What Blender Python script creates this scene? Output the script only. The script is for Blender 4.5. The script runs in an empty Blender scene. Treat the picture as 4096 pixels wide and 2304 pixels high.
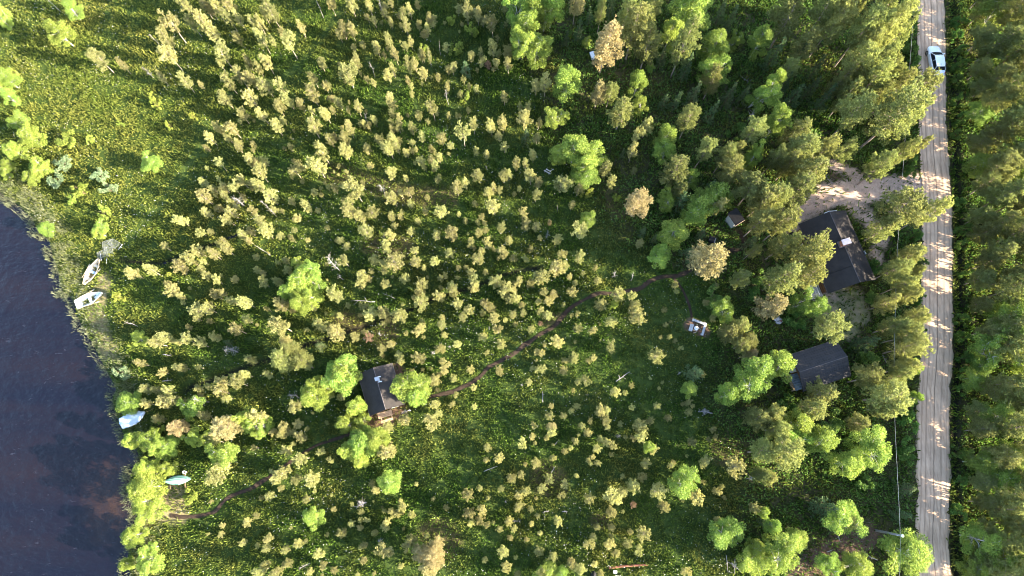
import bpy, bmesh, math, random
import numpy as np
from mathutils import Vector, Matrix

# ------------------------------------------------------------------ camera, sky, sun, exposure
scene = bpy.context.scene
COL = scene.collection
CAM_H, CAM_F, CAM_T = 85.0, 2730.0, math.radians(13.95)      # height, focal length in photo pixels, tilt off nadir
cam_data = bpy.data.cameras.new('camera')
cam_data.sensor_fit = 'HORIZONTAL'; cam_data.sensor_width = 36.0
cam_data.lens = 36.0*CAM_F/4096.0
cam_data.clip_start = 1.0; cam_data.clip_end = 3000.0
cam = bpy.data.objects.new('camera', cam_data); COL.objects.link(cam)
cam.location = (0, 0, CAM_H); cam.rotation_euler = (CAM_T, 0, 0)
scene.camera = cam

SUN_EL, SUN_AZ = math.radians(21.0), math.atan2(-0.27, 1.0)   # low sun, from the right and a little below
world = bpy.data.worlds.new('World'); scene.world = world; world.use_nodes = True
wn = world.node_tree.nodes; wl = world.node_tree.links
sky = wn.new('ShaderNodeTexSky'); sky.sky_type = 'NISHITA'; sky.sun_disc = False
sky.sun_elevation = SUN_EL; sky.sun_rotation = math.pi/2 - SUN_AZ
sky.air_density = 1.0; sky.dust_density = 1.2; sky.ozone_density = 1.0
wn['Background'].inputs['Strength'].default_value = 0.125
wl.new(sky.outputs[0], wn['Background'].inputs['Color'])
sun_data = bpy.data.lights.new('sun', 'SUN'); sun_data.energy = 5.0; sun_data.angle = math.radians(0.55)
sun_data.color = (1.0, 0.88, 0.68)
sun = bpy.data.objects.new('sun', sun_data); COL.objects.link(sun)
sd = Vector((math.cos(SUN_EL)*math.cos(SUN_AZ), math.cos(SUN_EL)*math.sin(SUN_AZ), math.sin(SUN_EL)))
sun.rotation_euler = (-sd).to_track_quat('-Z', 'Y').to_euler(); sun.location = sd*150
vs = scene.view_settings
scene.display_settings.display_device = 'sRGB'
vs.view_transform = 'Standard'; vs.look = 'None'; vs.exposure = 3.2; vs.gamma = 1.0; vs.use_curve_mapping = False
try:
    scene.cycles.transparent_max_bounces = 8; scene.cycles.max_bounces = 6; scene.cycles.filter_width = 1.0
except Exception: pass

# ------------------------------------------------------------------ helpers
CT, ST = math.cos(CAM_T), math.sin(CAM_T)
def W(u, v, z=0.0):
    """photo pixel (4096 x 2304) to the world point at height z"""
    a, b = u-2048.0, v-1152.0
    k = (CAM_H-z)/(b*ST + CAM_F*CT)
    return a*k, (-b*CT + CAM_F*ST)*k
def PX(x, y, z=0.0):
    zz = z-CAM_H; up = y*CT+zz*ST; d = y*ST-zz*CT
    return 2048+CAM_F*x/d, 1152-CAM_F*up/d
def tag(o, label=None, cat=None, group=None, kind=None):
    if label: o['label'] = label
    if cat: o['category'] = cat
    if group: o['group'] = group
    if kind: o['kind'] = kind
    return o
def link(name, me, mats=(), parent=None, loc=None):
    for m in mats: me.materials.append(m)
    o = bpy.data.objects.new(name, me); COL.objects.link(o)
    if parent is not None: o.parent = parent
    if loc is not None: o.location = loc
    return o
def empty(name, loc=(0, 0, 0), rz=0.0):
    o = bpy.data.objects.new(name, None); COL.objects.link(o)
    o.empty_display_size = 0.3; o.location = loc; o.rotation_euler = (0, 0, rz)
    return o
def np_mesh(name, V, Fc, attrs=None, mat_idx=None, smooth=False):
    """V (N,3); Fc (M,k) one polygon size; attrs {name:(domain, values)}"""
    me = bpy.data.meshes.new(name)
    V = np.asarray(V, np.float32); Fc = np.asarray(Fc, np.int32)
    n, k = Fc.shape
    me.vertices.add(len(V)); me.vertices.foreach_set('co', V.ravel())
    me.loops.add(n*k); me.loops.foreach_set('vertex_index', Fc.ravel())
    me.polygons.add(n); me.polygons.foreach_set('loop_start', np.arange(0, n*k, k, dtype=np.int32))
    me.polygons.foreach_set('loop_total', np.full(n, k, np.int32))
    if mat_idx is not None: me.polygons.foreach_set('material_index', np.asarray(mat_idx, np.int32))
    me.polygons.foreach_set('use_smooth', np.full(n, smooth, bool))
    me.update(calc_edges=True)
    if attrs:
        for an, (dom, val) in attrs.items():
            a = me.attributes.new(an, 'FLOAT', dom); a.data.foreach_set('value', np.asarray(val, np.float32))
    return me
class MB:
    """collects boxes, bars, tubes, discs and lofts and links them as ONE mesh object"""
    def __init__(s): s.v = []; s.f = []
    def add(s, vs_, fs_):
        b = len(s.v); s.v += [tuple(p) for p in vs_]; s.f += [tuple(i+b for i in f) for f in fs_]; return s
    def box(s, c, d, rz=0.0, M=None):
        x, y, z = d[0]/2, d[1]/2, d[2]/2
        P = [Vector((sx*x, sy*y, sz*z)) for sz in (-1, 1) for sx, sy in ((-1, -1), (1, -1), (1, 1), (-1, 1))]
        R = M if M is not None else Matrix.Rotation(rz, 3, 'Z')
        P = [R @ p + Vector(c) for p in P]
        return s.add(P, [(3, 2, 1, 0), (4, 5, 6, 7), (0, 1, 5, 4), (1, 2, 6, 5), (2, 3, 7, 6), (3, 0, 4, 7)])
    def bar(s, a, b, w, h, up=(0, 0, 1)):
        a, b = Vector(a), Vector(b); d = b-a; L = d.length; d.normalize()
        sd_ = d.cross(Vector(up)); sd_ = sd_.normalized() if sd_.length > 1e-4 else Vector((1, 0, 0))
        u = sd_.cross(d)
        return s.box((a+b)/2, (w, L, h), M=Matrix((sd_, d, u)).transposed())
    def tube(s, pts, rad, n=8, cap=True):
        pts = [Vector(p) for p in pts]
        if not hasattr(rad, '__len__'): rad = [rad]*len(pts)
        V, Fs = [], []
        for i, p in enumerate(pts):
            d = (pts[min(i+1, len(pts)-1)]-pts[max(i-1, 0)]).normalized()
            a = d.orthogonal().normalized() if abs(d.z) > .95 else d.cross(Vector((0, 0, 1))).normalized()
            b = d.cross(a)
            V += [p+(a*math.cos(2*math.pi*k/n)+b*math.sin(2*math.pi*k/n))*rad[i] for k in range(n)]
        for i in range(len(pts)-1):
            for k in range(n):
                Fs.append((i*n+k, i*n+(k+1) % n, (i+1)*n+(k+1) % n, (i+1)*n+k))
        if cap: Fs += [tuple(range(n)), tuple(range((len(pts)-1)*n+n-1, (len(pts)-1)*n-1, -1))]
        return s.add(V, Fs)
    def prism(s, poly, z0, z1):
        n = len(poly)
        return s.add([(x, y, z0) for x, y in poly]+[(x, y, z1) for x, y in poly],
                     [tuple(range(n-1, -1, -1)), tuple(range(n, 2*n))]+[(i, (i+1) % n, n+(i+1) % n, n+i) for i in range(n)])
    def loft(s, rings, closed=True, cap=True):
        n = len(rings[0]); V = [p for r in rings for p in r]; Fs = []
        for i in range(len(rings)-1):
            for k in range(n if closed else n-1):
                Fs.append((i*n+k, i*n+(k+1) % n, (i+1)*n+(k+1) % n, (i+1)*n+k))
        if cap: Fs += [tuple(range(n-1, -1, -1)), tuple(range((len(rings)-1)*n, len(rings)*n))]
        return s.add(V, Fs)
    def mesh(s, name, smooth=False, bevel=0.0):
        me = bpy.data.meshes.new(name); me.from_pydata(s.v, [], s.f); me.update()
        bm = bmesh.new(); bm.from_mesh(me)
        bmesh.ops.recalc_face_normals(bm, faces=bm.faces)
        if bevel > 0: bmesh.ops.bevel(bm, geom=list(bm.edges), offset=bevel, segments=1, affect='EDGES', clamp_overlap=True)
        bm.to_mesh(me); bm.free()
        if smooth: me.polygons.foreach_set('use_smooth', np.full(len(me.polygons), True, bool))
        return me
    def build(s, name, mat, parent=None, loc=None, smooth=False, bevel=0.0):
        return link(name, s.mesh(name, smooth, bevel), [mat], parent, loc)

# ------------------------------------------------------------------ materials
def newmat(name):
    m = bpy.data.materials.new(name); m.use_nodes = True
    nt = m.node_tree; b = nt.nodes['Principled BSDF']; b.inputs['Specular IOR Level'].default_value = .08; return m, nt, b
def N(nt, typ, **kw):
    n = nt.nodes.new(typ)
    for k, v in kw.items():
        if k.startswith('_'): setattr(n, k[1:], v)
        else: n.inputs[k.replace('__', ' ')].default_value = v
    return n
def ramp(nt, fac, stops):
    r = nt.nodes.new('ShaderNodeValToRGB'); e = r.color_ramp.elements
    while len(e) < len(stops): e.new(0.5)
    for i, (p, c) in enumerate(stops): e[i].position = p; e[i].color = (*c, 1)
    nt.links.new(fac, r.inputs[0]); return r.outputs[0]
def noise(nt, scale, detail=4, rough=0.6, vec=None, dist=0.0):
    n = N(nt, 'ShaderNodeTexNoise', Scale=scale, Detail=detail, Roughness=rough, Distortion=dist)
    if vec is not None: nt.links.new(vec, n.inputs['Vector'])
    return n.outputs[0]
def mix(nt, fac, a, b, mode='MIX'):
    m = nt.nodes.new('ShaderNodeMix'); m.data_type = 'RGBA'; m.blend_type = mode
    for s, x in ((0, fac), (6, a), (7, b)):
        if hasattr(x, 'is_linked'): nt.links.new(x, m.inputs[s])
        else: m.inputs[s].default_value = x if s == 0 else (*x, 1)
    return m.outputs[2]
def mth(nt, op, a, b=0.0, clamp=False):
    m = nt.nodes.new('ShaderNodeMath'); m.operation = op; m.use_clamp = clamp
    for i, x in enumerate((a, b)):
        if hasattr(x, 'is_linked'): nt.links.new(x, m.inputs[i])
        else: m.inputs[i].default_value = x
    return m.outputs[0]
def geo(nt): return nt.nodes.new('ShaderNodeNewGeometry').outputs['Position']
def objco(nt): return nt.nodes.new('ShaderNodeTexCoord').outputs['Object']
def attr(nt, name):
    a = nt.nodes.new('ShaderNodeAttribute'); a.attribute_name = name; return a.outputs['Fac']
def bump(nt, b, h, strength=0.5, dist=0.1):
    n = N(nt, 'ShaderNodeBump', Strength=strength, Distance=dist); nt.links.new(h, n.inputs['Height'])
    nt.links.new(n.outputs[0], b.inputs['Normal'])
def plain(name, c, rough=0.7, var=0.25, scale=3.0, metal=0.0, bmp=0.0, dark=None):
    """one colour broken up by a noise of its own, object coordinates"""
    m, nt, b = newmat(name)
    f = noise(nt, scale, 5, 0.65, objco(nt))
    d = dark if dark else tuple(x*(1-var) for x in c)
    nt.links.new(ramp(nt, f, [(0.3, d), (0.7, tuple(min(1, x*(1+var*.5)) for x in c))]), b.inputs['Base Color'])
    b.inputs['Roughness'].default_value = rough; b.inputs['Metallic'].default_value = metal; b.inputs['Specular IOR Level'].default_value = .1+.35*(rough < .55)
    if bmp: bump(nt, b, noise(nt, scale*8, 3, .6, objco(nt)), bmp, 0.02)
    return m
def leafmat(name, dark, mid, light, trans=0.42, tint=0.18, rough=0.55, white=0.0):
    """foliage: each leaf its own tint (face attribute), each plant its own hue; leaves let some light through"""
    m, nt, b = newmat(name)
    r = attr(nt, 'rnd'); oi = mth(nt, 'FRACT', mth(nt, 'ADD', nt.nodes.new('ShaderNodeObjectInfo').outputs['Random'], attr(nt, 'plant')))
    c = ramp(nt, r, [(0.0, dark), (0.5, mid), (1.0, light)])
    hs = nt.nodes.new('ShaderNodeHueSaturation'); nt.links.new(c, hs.inputs['Color'])
    nt.links.new(mth(nt, 'ADD', mth(nt, 'MULTIPLY', oi, 0.035), 0.4825), hs.inputs['Hue'])
    nt.links.new(mth(nt, 'ADD', mth(nt, 'MULTIPLY', mth(nt, 'FRACT', mth(nt, 'MULTIPLY', oi, 17.3)), 2*tint), 1-tint), hs.inputs['Value'])
    col = hs.outputs[0]
    nt.links.new(col, b.inputs['Base Color']); b.inputs['Roughness'].default_value = rough
    b.inputs['Specular IOR Level'].default_value = 0.10
    t = nt.nodes.new('ShaderNodeBsdfTranslucent')
    tc = mix(nt, 1.0, col, (1.0, 1.0, 0.7), 'MULTIPLY'); nt.links.new(tc, t.inputs[0])
    ms = nt.nodes.new('ShaderNodeMixShader'); ms.inputs[0].default_value = trans
    nt.links.new(b.outputs[0], ms.inputs[1]); nt.links.new(t.outputs[0], ms.inputs[2])
    nt.links.new(ms.outputs[0], nt.nodes['Material Output'].inputs['Surface'])
    return m
M = {}
M['bog_needles'] = leafmat('bog_pine_needles', (.17, .18, .07), (.29, .287, .11), (.42, .40, .18), .48, .30)
M['pine_needles'] = leafmat('forest_pine_needles', (.11, .13, .045), (.205, .225, .078), (.31, .32, .12), .56, .24)
M['rust_needles'] = leafmat('rusty_pine_needles', (.18, .15, .07), (.31, .26, .125), (.42, .355, .18), .38, .12)
M['red_needles'] = leafmat('dying_red_needles', (.13, .09, .055), (.21, .14, .09), (.28, .2, .13), .35, .1)
M['spruce_needles'] = leafmat('spruce_needles', (.045, .075, .032), (.08, .12, .05), (.13, .17, .07), .3, .2)
M['birch_leaves'] = leafmat('birch_leaves', (.10, .16, .03), (.195, .27, .05), (.29, .35, .08), .45, .16)
M['bush_leaves'] = leafmat('bush_leaves', (.045, .10, .02), (.09, .17, .036), (.15, .23, .055), .4, .2)
M['willow_leaves'] = leafmat('willow_leaves', (.08, .125, .06), (.14, .19, .095), (.22, .265, .15), .35, .12)
M['yellow_leaves'] = leafmat('young_birch_leaves', (.11, .15, .025), (.19, .235, .045), (.28, .32, .07), .45, .16)
M['pine_bark'] = plain('pine_bark', (.30, .235, .19), .85, .45, 6, bmp=.4)
M['bog_bark'] = plain('bog_pine_bark', (.34, .28, .22), .85, .4, 6)
M['birch_bark'] = plain('birch_bark', (.42, .40, .36), .7, .5, 5)
M['dead_wood'] = plain('grey_dead_wood', (.22, .205, .195), .8, .3, 5)
M['stem'] = plain('shrub_stem', (.11, .08, .05), .85, .3, 5)
M['roof_felt'] = None

# ------------------------------------------------------------------ ground plan, read off the photo (pixels of the 4096 x 2304 original)
SHORE_PX = [(-400,560),(-150,690),(0,763),(24,783),(75,818),(131,870),(151,918),(199,958),(215,1025),(238,1093),(246,1148),(258,1164),(310,1216),
 (306,1251),(338,1311),(378,1379),(397,1422),(425,1470),(449,1518),(470,1557),(452,1589),(460,1641),(481,1685),(492,1724),(505,1752),(550,1800),
 (562,1835),(534,1867),(520,1927),(520,1998),(553,2034),(572,2054),(540,2086),(553,2125),(556,2165),(520,2197),(510,2250),(529,2300),(520,2420),(440,2700),(300,3100)]
WATER_Z = -0.30
SHORE = np.array([W(u, v, WATER_Z) for u, v in SHORE_PX])
SHORE = np.vstack([[-420, 95], [-160, 72], SHORE, [-60, -120], [-90, -420]])
LAKE = np.vstack([SHORE, [-900, -420], [-900, 95]])
def poly_dist(P, line):
    """distance of points P (N,2) to a polyline"""
    line = np.asarray(line); d = np.full(len(P), 1e6); lo, hi = line.min(0)-9, line.max(0)+9
    near = np.where(((P > lo) & (P < hi)).all(1))[0]                     # beyond 9 m nobody asks
    if len(near) == 0: return d
    near = near[np.argsort(P[near, 1])]; X, Y = P[near, 0].copy(), P[near, 1].copy(); D = np.full(len(near), 1e12)
    for a, b in zip(line[:-1], line[1:]):
        i0, i1 = np.searchsorted(Y, (min(a[1], b[1])-9, max(a[1], b[1])+9))
        if i1 <= i0: continue
        x, y = X[i0:i1]-a[0], Y[i0:i1]-a[1]; ax, ay = b-a; t = np.clip((x*ax+y*ay)/max(ax*ax+ay*ay, 1e-9), 0, 1)
        D[i0:i1] = np.minimum(D[i0:i1], (x-t*ax)**2+(y-t*ay)**2)
    d[near] = np.minimum(np.sqrt(D), 1e6); return d
def inside(P, poly):
    x, y = P[:, 0], P[:, 1]; r = np.zeros(len(P), bool); j = len(poly)-1
    for i in range(len(poly)):
        xi, yi = poly[i]; xj, yj = poly[j]
        c = ((yi > y) != (yj > y)) & (x < (xj-xi)*(y-yi)/(yj-yi+1e-12)+xi); r ^= c; j = i
    return r
def shore_sd(P):
    d = poly_dist(P, SHORE); return np.where(inside(P, LAKE), -d, d)     # negative in the lake
def wl_(px): return np.array([W(u, v) for u, v in px])
def smooth_line(pts, n=3):
    pts = np.asarray(pts, float); P = np.vstack([2*pts[0]-pts[1], pts, 2*pts[-1]-pts[-2]]); out = []
    for i in range(1, len(P)-2):
        for t in np.arange(n)/n:
            a, b, c, d = P[i-1], P[i], P[i+1], P[i+2]
            out.append(.5*((2*b)+(-a+c)*t+(2*a-5*b+4*c-d)*t*t+(-a+3*b-3*c+d)*t**3))
    out.append(pts[-1]); return np.array(out)
ROAD_C = smooth_line(np.vstack([[50.5, 330], [51.8, 110], wl_([(3718,-260),(3722,0),(3727,300),(3731,580),(3748,815),(3747,1152),(3747,1390),(3735,1590),(3733,2009),(3740,2304)]), [49.6, -40], [50, -160], [48, -330]]))
FOOT_A = smooth_line(wl_([(1716,1589),(1799,1569),(1867,1542),(1922,1506),(1958,1466),(2048,1422),(2088,1387),(2143,1351),(2207,1311),(2247,1271),(2275,1239),(2318,1208),(2366,1184),(2406,1172),(2465,1174),(2505,1166),(2561,1152),(2604,1121),(2664,1107),(2732,1097),(2820,1040),(2907,1007),(2966,993),(2972,954),(2950,920)]))
FOOT_B = smooth_line(wl_([(1440,1725),(1370,1746),(1302,1768),(1239,1796),(1160,1850),(1092,1899),(1024,1943),(1006,1953),(930,1982),(886,2014),(855,2046),(815,2060),(743,2068),(680,2062)]))
FOOT_C = smooth_line(wl_([(2690,1104),(2732,1164),(2759,1231),(2767,1275)]))
TRAILS = [smooth_line(wl_(l)) for l in ([(1382,20),(1290,150),(1203,254),(1103,326)], [(815,560),(760,650),(700,735),(636,815),(556,914),(510,975)])]
DITCHES = [smooth_line(wl_(l)) for l in ([(480,1040),(556,1049),(636,1053),(700,1033),(875,966),(994,918)],
   [(740,1565),(775,1542),(855,1518),(954,1478),(1100,1430),(1223,1379),(1310,1351),(1402,1319),(1453,1307),(1560,1270),(1660,1231),(1740,1192),(1850,1160),(1938,1132),(2048,1089),(2167,1069)])]
DITCH_R = smooth_line(wl_([(3815,-200),(3815,0),(3818,400),(3828,700),(3840,1000),(3838,1400),(3826,1700),(3832,2304),(3840,2500)]))
DRIVE = [(smooth_line(wl_([(3740,740),(3640,748),(3540,755),(3440,765),(3340,775),(3260,800),(3195,850),(3185,900)])), 1.9),
         (smooth_line(wl_([(3480,770),(3420,700),(3330,660)])), .9)]
YARD = [(wl_([(3400,800),(3480,880),(3520,960)]), 1.5), (wl_([(3290,1160),(3330,1190)]), 1.0), (wl_([(3180,860),(3210,960)]), 1.0), (wl_([(3500,1010),(3520,1040)]), 1.0)]
LAWN = [(wl_([(3340,1200),(3370,1290)]), 2.4), (wl_([(3420,1190),(3440,1260)]), 1.4)]
EARTH = [(wl_([(1480,1680),(1560,1672),(1600,1640)]), 1.0), (wl_([(1590,1470),(1600,1540)]), .8), (wl_([(2765,1300),(2810,1322)]), 1.0)]
PEAT = [(wl_([(1500,985),(1610,990)]), 1.8), (wl_([(2180,1910),(2210,1930)]), 2.0), (wl_([(2390,2080),(2420,2085)]), 1.0), (wl_([(1740,2140),(1780,2170)]), 2.2),
        (wl_([(1550,1320),(1540,1350)]), 1.6), (wl_([(1380,1280),(1420,1300)]), 1.6), (wl_([(2430,800),(2520,850)]), 1.3), (wl_([(1320,690),(1620,780),(1790,790)]), 1.6),
        (wl_([(2400,290),(2520,310),(2660,340)]), 2.0), (wl_([(2900,1800),(2960,1830)]), 2.0), (wl_([(2230,1265),(2190,1290)]), .9)]
DEBRIS = [(wl_([(3200,2290),(3290,2240),(3360,2180),(3470,2150)]), 1.9), (wl_([(3330,690),(3360,740)]), .8)]
BEACH = [(wl_([(590,2055),(650,2030),(710,2050),(690,1980)]), 1.5)]
PALE = [(wl_([(420,1120),(400,1180),(380,1240),(405,1340),(435,1410)]), 1.35)]
def cover(P, strokes, soft=1.0):
    m = np.zeros(len(P))
    for line, r in strokes: m = np.maximum(m, np.clip((r+soft/2-poly_dist(P, line))/soft, 0, 1))
    return m
def vnoise(P, s, seed):
    """cheap value noise"""
    r = np.random.RandomState(seed); T = r.rand(256, 256)
    x, y = P[:, 0]/s+100.37, P[:, 1]/s+100.71; xi, yi = np.floor(x).astype(int), np.floor(y).astype(int); fx, fy = x-xi, y-yi
    fx, fy = fx*fx*(3-2*fx), fy*fy*(3-2*fy); g = lambda a, b: T[a % 256, b % 256]
    return (g(xi, yi)*(1-fx)+g(xi+1, yi)*fx)*(1-fy)+(g(xi, yi+1)*(1-fx)+g(xi+1, yi+1)*fx)*fy
FEDGE = wl_([(2050,-300),(2080,0),(2120,280),(2200,480),(2330,640),(2420,800),(2560,1000),(2680,1060),(2900,1130),(2960,1250),(2880,1450),(2850,1650),(2900,1850),(3000,2100),(3000,2304),(3000,2600)])
def forest(P):
    """0 on the open bog, 1 inside the forest"""
    e = np.interp(P[:, 1], FEDGE[::-1, 1], FEDGE[::-1, 0]); return np.clip((P[:, 0]-e+2.5)/5+(vnoise(P, 4, 3)-.5)*.8, 0, 1)
def road_off(P):
    c = np.interp(P[:, 1], ROAD_C[::-1, 1], ROAD_C[::-1, 0]); return P[:, 0]-c
ROAD_HW = 1.95
def ground_z(P):
    sd_ = shore_sd(P); z = (vnoise(P, 2.2, 11)-.5)*.16+(vnoise(P, .9, 12)-.5)*.10
    z *= np.clip(sd_/2, 0, 1)
    z = np.where(sd_ < .8, np.clip((sd_-.8)*.35, -1.6, 0)+z*.3, z)
    z = np.where(sd_ < 0, np.maximum(-.28+sd_*.25, -1.8), z)
    ro = np.abs(road_off(P)); flat = np.clip((ROAD_HW+1.3-ro)/.8, 0, 1)
    for l, r in ((FOOT_A, .3), (FOOT_B, .3), (FOOT_C, .2)): flat = np.maximum(flat, np.clip((r+.9-poly_dist(P, l))/.7, 0, 1))
    flat = np.maximum(flat, cover(P, DRIVE+YARD+LAWN, 1.0)); z = z*(1-flat)-.03*flat
    z -= .45*np.clip(1-poly_dist(P, DITCH_R)/.7, 0, 1)
    for l in DITCHES: z -= .35*np.clip(1-poly_dist(P, l)/.55, 0, 1)
    return z

# ground: one sheet out to the horizon, fine where the photo looks
def axis(lo, hi, step, far):
    out = []; x = hi; s = step
    while x < far: s *= 1.35; x += s; out.append(x)
    inn = []; x = lo; s = step
    while x > -far: s *= 1.35; x -= s; inn.append(x)
    return np.array(inn[::-1]+list(np.arange(lo, hi+step/2, step))+out)
gx, gy = axis(-84, 84, .42, 1400), axis(-22, 72, .42, 1400)
GX, GY = np.meshgrid(gx, gy); GP = np.c_[GX.ravel(), GY.ravel()]
gz = ground_z(GP); nx, ny = len(gx), len(gy)
ii = (np.arange(ny-1)[:, None]*nx+np.arange(nx-1)[None]).ravel()
me = np_mesh('ground', np.c_[GP, gz], np.c_[ii, ii+1, ii+nx+1, ii+nx], {
    'forest': ('POINT', forest(GP)), 'sand': ('POINT', np.maximum(cover(GP, DRIVE, 1.6), cover(GP, YARD, 1.6)*.7)), 'lawn': ('POINT', cover(GP, LAWN, 2.0)),
    'earth': ('POINT', np.maximum(cover(GP, EARTH, 1.2), cover(GP, DEBRIS, 2.0)*.75)), 'peat': ('POINT', cover(GP, PEAT, 2.5)), 'beach': ('POINT', np.maximum(cover(GP, BEACH, 1.5), cover(GP, PALE, 1.2)*.7)),
    'wet': ('POINT', np.maximum(np.clip(1-poly_dist(GP, DITCH_R)/.8, 0, 1), np.max([np.clip(1-poly_dist(GP, l)/.6, 0, 1) for l in DITCHES], 0)))}, smooth=True)
m, nt, b = newmat('bog_ground'); pos = geo(nt)
f1, f2, f3 = noise(nt, .12, 5, .6, pos), noise(nt, .9, 6, .7, pos), noise(nt, 5.5, 4, .7, pos)
c = ramp(nt, f2, [(.25, (.016, .026, .007)), (.5, (.03, .05, .011)), (.75, (.06, .075, .018))])
c = mix(nt, mth(nt, 'MULTIPLY', attr(nt, 'forest'), .8), c, ramp(nt, f2, [(.3, (.026, .026, .012)), (.7, (.07, .058, .03))]))
def over(c, name, col, lo=.35, hi=.75):
    f = mth(nt, 'ADD', attr(nt, name), mth(nt, 'MULTIPLY', mth(nt, 'SUBTRACT', f2, .5), .9))
    mr = N(nt, 'ShaderNodeMapRange'); mr.inputs['From Min'].default_value = lo; mr.inputs['From Max'].default_value = hi
    nt.links.new(f, mr.inputs['Value']); fa = mth(nt, 'MULTIPLY', mr.outputs[0], mth(nt, 'GREATER_THAN', attr(nt, name), .02))
    return mix(nt, fa, c, col)
c = over(c, 'peat', ramp(nt, f3, [(.3, (.035, .034, .013)), (.7, (.075, .062, .026))]))
c = over(c, 'earth', ramp(nt, f3, [(.3, (.07, .043, .028)), (.7, (.15, .093, .063))]))
c = over(c, 'lawn', ramp(nt, f2, [(.3, (.08, .11, .03)), (.65, (.2, .17, .11))]))
c = over(c, 'beach', ramp(nt, f3, [(.3, (.12, .10, .05)), (.7, (.22, .18, .10))]))
c = over(c, 'sand', ramp(nt, f3, [(.3, (.22, .155, .118)), (.7, (.37, .275, .215))]))
c = mix(nt, attr(nt, 'wet'), c, (.012, .010, .008))
nt.links.new(c, b.inputs['Base Color']); b.inputs['Roughness'].default_value = .95; bump(nt, b, noise(nt, 7, 4, .7, pos), .9, .12)
tag(link('ground', me, [m]), kind='structure')

# road, footpaths: strips a few centimetres above the ground
def strip(name, line, hw, z, mat, wob=.12, ncross=9, seed=0, taper=True, step=.35):
    seg = np.hypot(*np.diff(line, axis=0).T); s = np.r_[0, np.cumsum(seg)]; t = np.arange(0, s[-1], step)
    C = np.c_[np.interp(t, s, line[:, 0]), np.interp(t, s, line[:, 1])]
    T = np.gradient(C, axis=0); T /= np.hypot(*T.T)[:, None]; Nn = np.c_[T[:, 1], -T[:, 0]]
    r = np.random.RandomState(seed); k = np.ones(5)/5
    L = hw*(1+wob*np.convolve(r.randn(len(t)), k, 'same')*2); R_ = hw*(1+wob*np.convolve(r.randn(len(t)), k, 'same')*2)
    a = np.linspace(-1, 1, ncross); V = []; A = []
    for i in range(len(t)):
        for q in a:
            w_ = (L[i] if q < 0 else R_[i])*q; V.append((*(C[i]+Nn[i]*w_), z*(1-.45*abs(q)**6))); A.append(w_/hw)
    V = np.array(V); j = (np.arange(len(t)-1)[:, None]*ncross+np.arange(ncross-1)[None]).ravel()
    me = np_mesh(name, V, np.c_[j, j+1, j+ncross+1, j+ncross], {'across': ('POINT', A)}, smooth=True)
    return tag(link(name, me, [mat]), kind='structure')
m, nt, b = newmat('gravel_road'); pos = geo(nt); ac = attr(nt, 'across')
mp = N(nt, 'ShaderNodeMapping'); mp.inputs['Scale'].default_value = (1, .12, 1); nt.links.new(pos, mp.inputs['Vector'])
st = noise(nt, 3.2, 5, .65, mp.outputs[0]); gr = noise(nt, 9, 5, .75, pos); lg = noise(nt, .35, 3, .6, pos)
c = ramp(nt, st, [(.32, (.29, .185, .12)), (.5, (.46, .305, .20)), (.68, (.58, .40, .275))])
c = mix(nt, mth(nt, 'MULTIPLY', ramp(nt, gr, [(.35, (0, 0, 0)), (.7, (1, 1, 1))]), .35), c, (.50, .36, .25))
c = mix(nt, mth(nt, 'MULTIPLY', ramp(nt, lg, [(.4, (0, 0, 0)), (.6, (1, 1, 1))]), .4), c, (.27, .185, .125))
def rut(at, w_, k): return mth(nt, 'MULTIPLY', mth(nt, 'SUBTRACT', 1.0, mth(nt, 'DIVIDE', mth(nt, 'ABSOLUTE', mth(nt, 'SUBTRACT', mth(nt, 'ADD', ac, mth(nt, 'MULTIPLY', mth(nt, 'SUBTRACT', lg, .5), .12)), at)), w_), True), k)
for at, w_, k in ((-.02, .05, .85), (.48, .07, .5), (-.45, .09, .4), (.75, .09, .4), (-.8, .07, .3), (.2, .05, .25)): c = mix(nt, rut(at, w_, k), c, (.07, .05, .036))
c = mix(nt, mth(nt, 'MULTIPLY', mth(nt, 'SUBTRACT', mth(nt, 'ABSOLUTE', ac), .86, True), 4.0, True), c, (.14, .12, .07))
nt.links.new(c, b.inputs['Base Color']); b.inputs['Roughness'].default_value = .95; bump(nt, b, gr, .5, .05)
M['gravel'] = m
strip('road', ROAD_C, ROAD_HW, .07, m, .06, 17, 3)
M['path'] = plain('trodden_peat', (.034, .024, .017), .95, .5, 2.0, bmp=.5)
for i, l in enumerate((FOOT_A, FOOT_B, FOOT_C)): strip('footpath', l, (.25, .21, .16)[i], .05, M['path'], .2, 5, 20+i, step=.25)

# lake
m, nt, b = newmat('lake_water'); pos = geo(nt)
bx, by = W(500, 2000); vd = nt.nodes.new('ShaderNodeVectorMath'); vd.operation = 'DISTANCE'; vd.inputs[1].default_value = (bx, by, WATER_Z); nt.links.new(pos, vd.inputs[0])
shal = mth(nt, 'SUBTRACT', 1.0, mth(nt, 'DIVIDE', mth(nt, 'ADD', vd.outputs['Value'], mth(nt, 'MULTIPLY', mth(nt, 'SUBTRACT', noise(nt, .5, 5, .65, pos), .5), 7)), 6.0), True)
lit_band = N(nt, 'ShaderNodeMapping'); lit_band.inputs['Rotation'].default_value = (0, 0, math.radians(-28)); lit_band.inputs['Scale'].default_value = (.025, .16, 1); nt.links.new(pos, lit_band.inputs['Vector'])
c = mix(nt, mth(nt, 'MULTIPLY', shal, .9, True), ramp(nt, noise(nt, .9, 4, .6, lit_band.outputs[0]), [(.35, (.0018, .0016, .0046)), (.65, (.0056, .0032, .0044))]), ramp(nt, noise(nt, 1.6, 5, .7, pos), [(.3, (.010, .006, .004)), (.7, (.035, .018, .009))]))  # navy and brown bands paint shaded and sunlit water into the base colour
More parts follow.
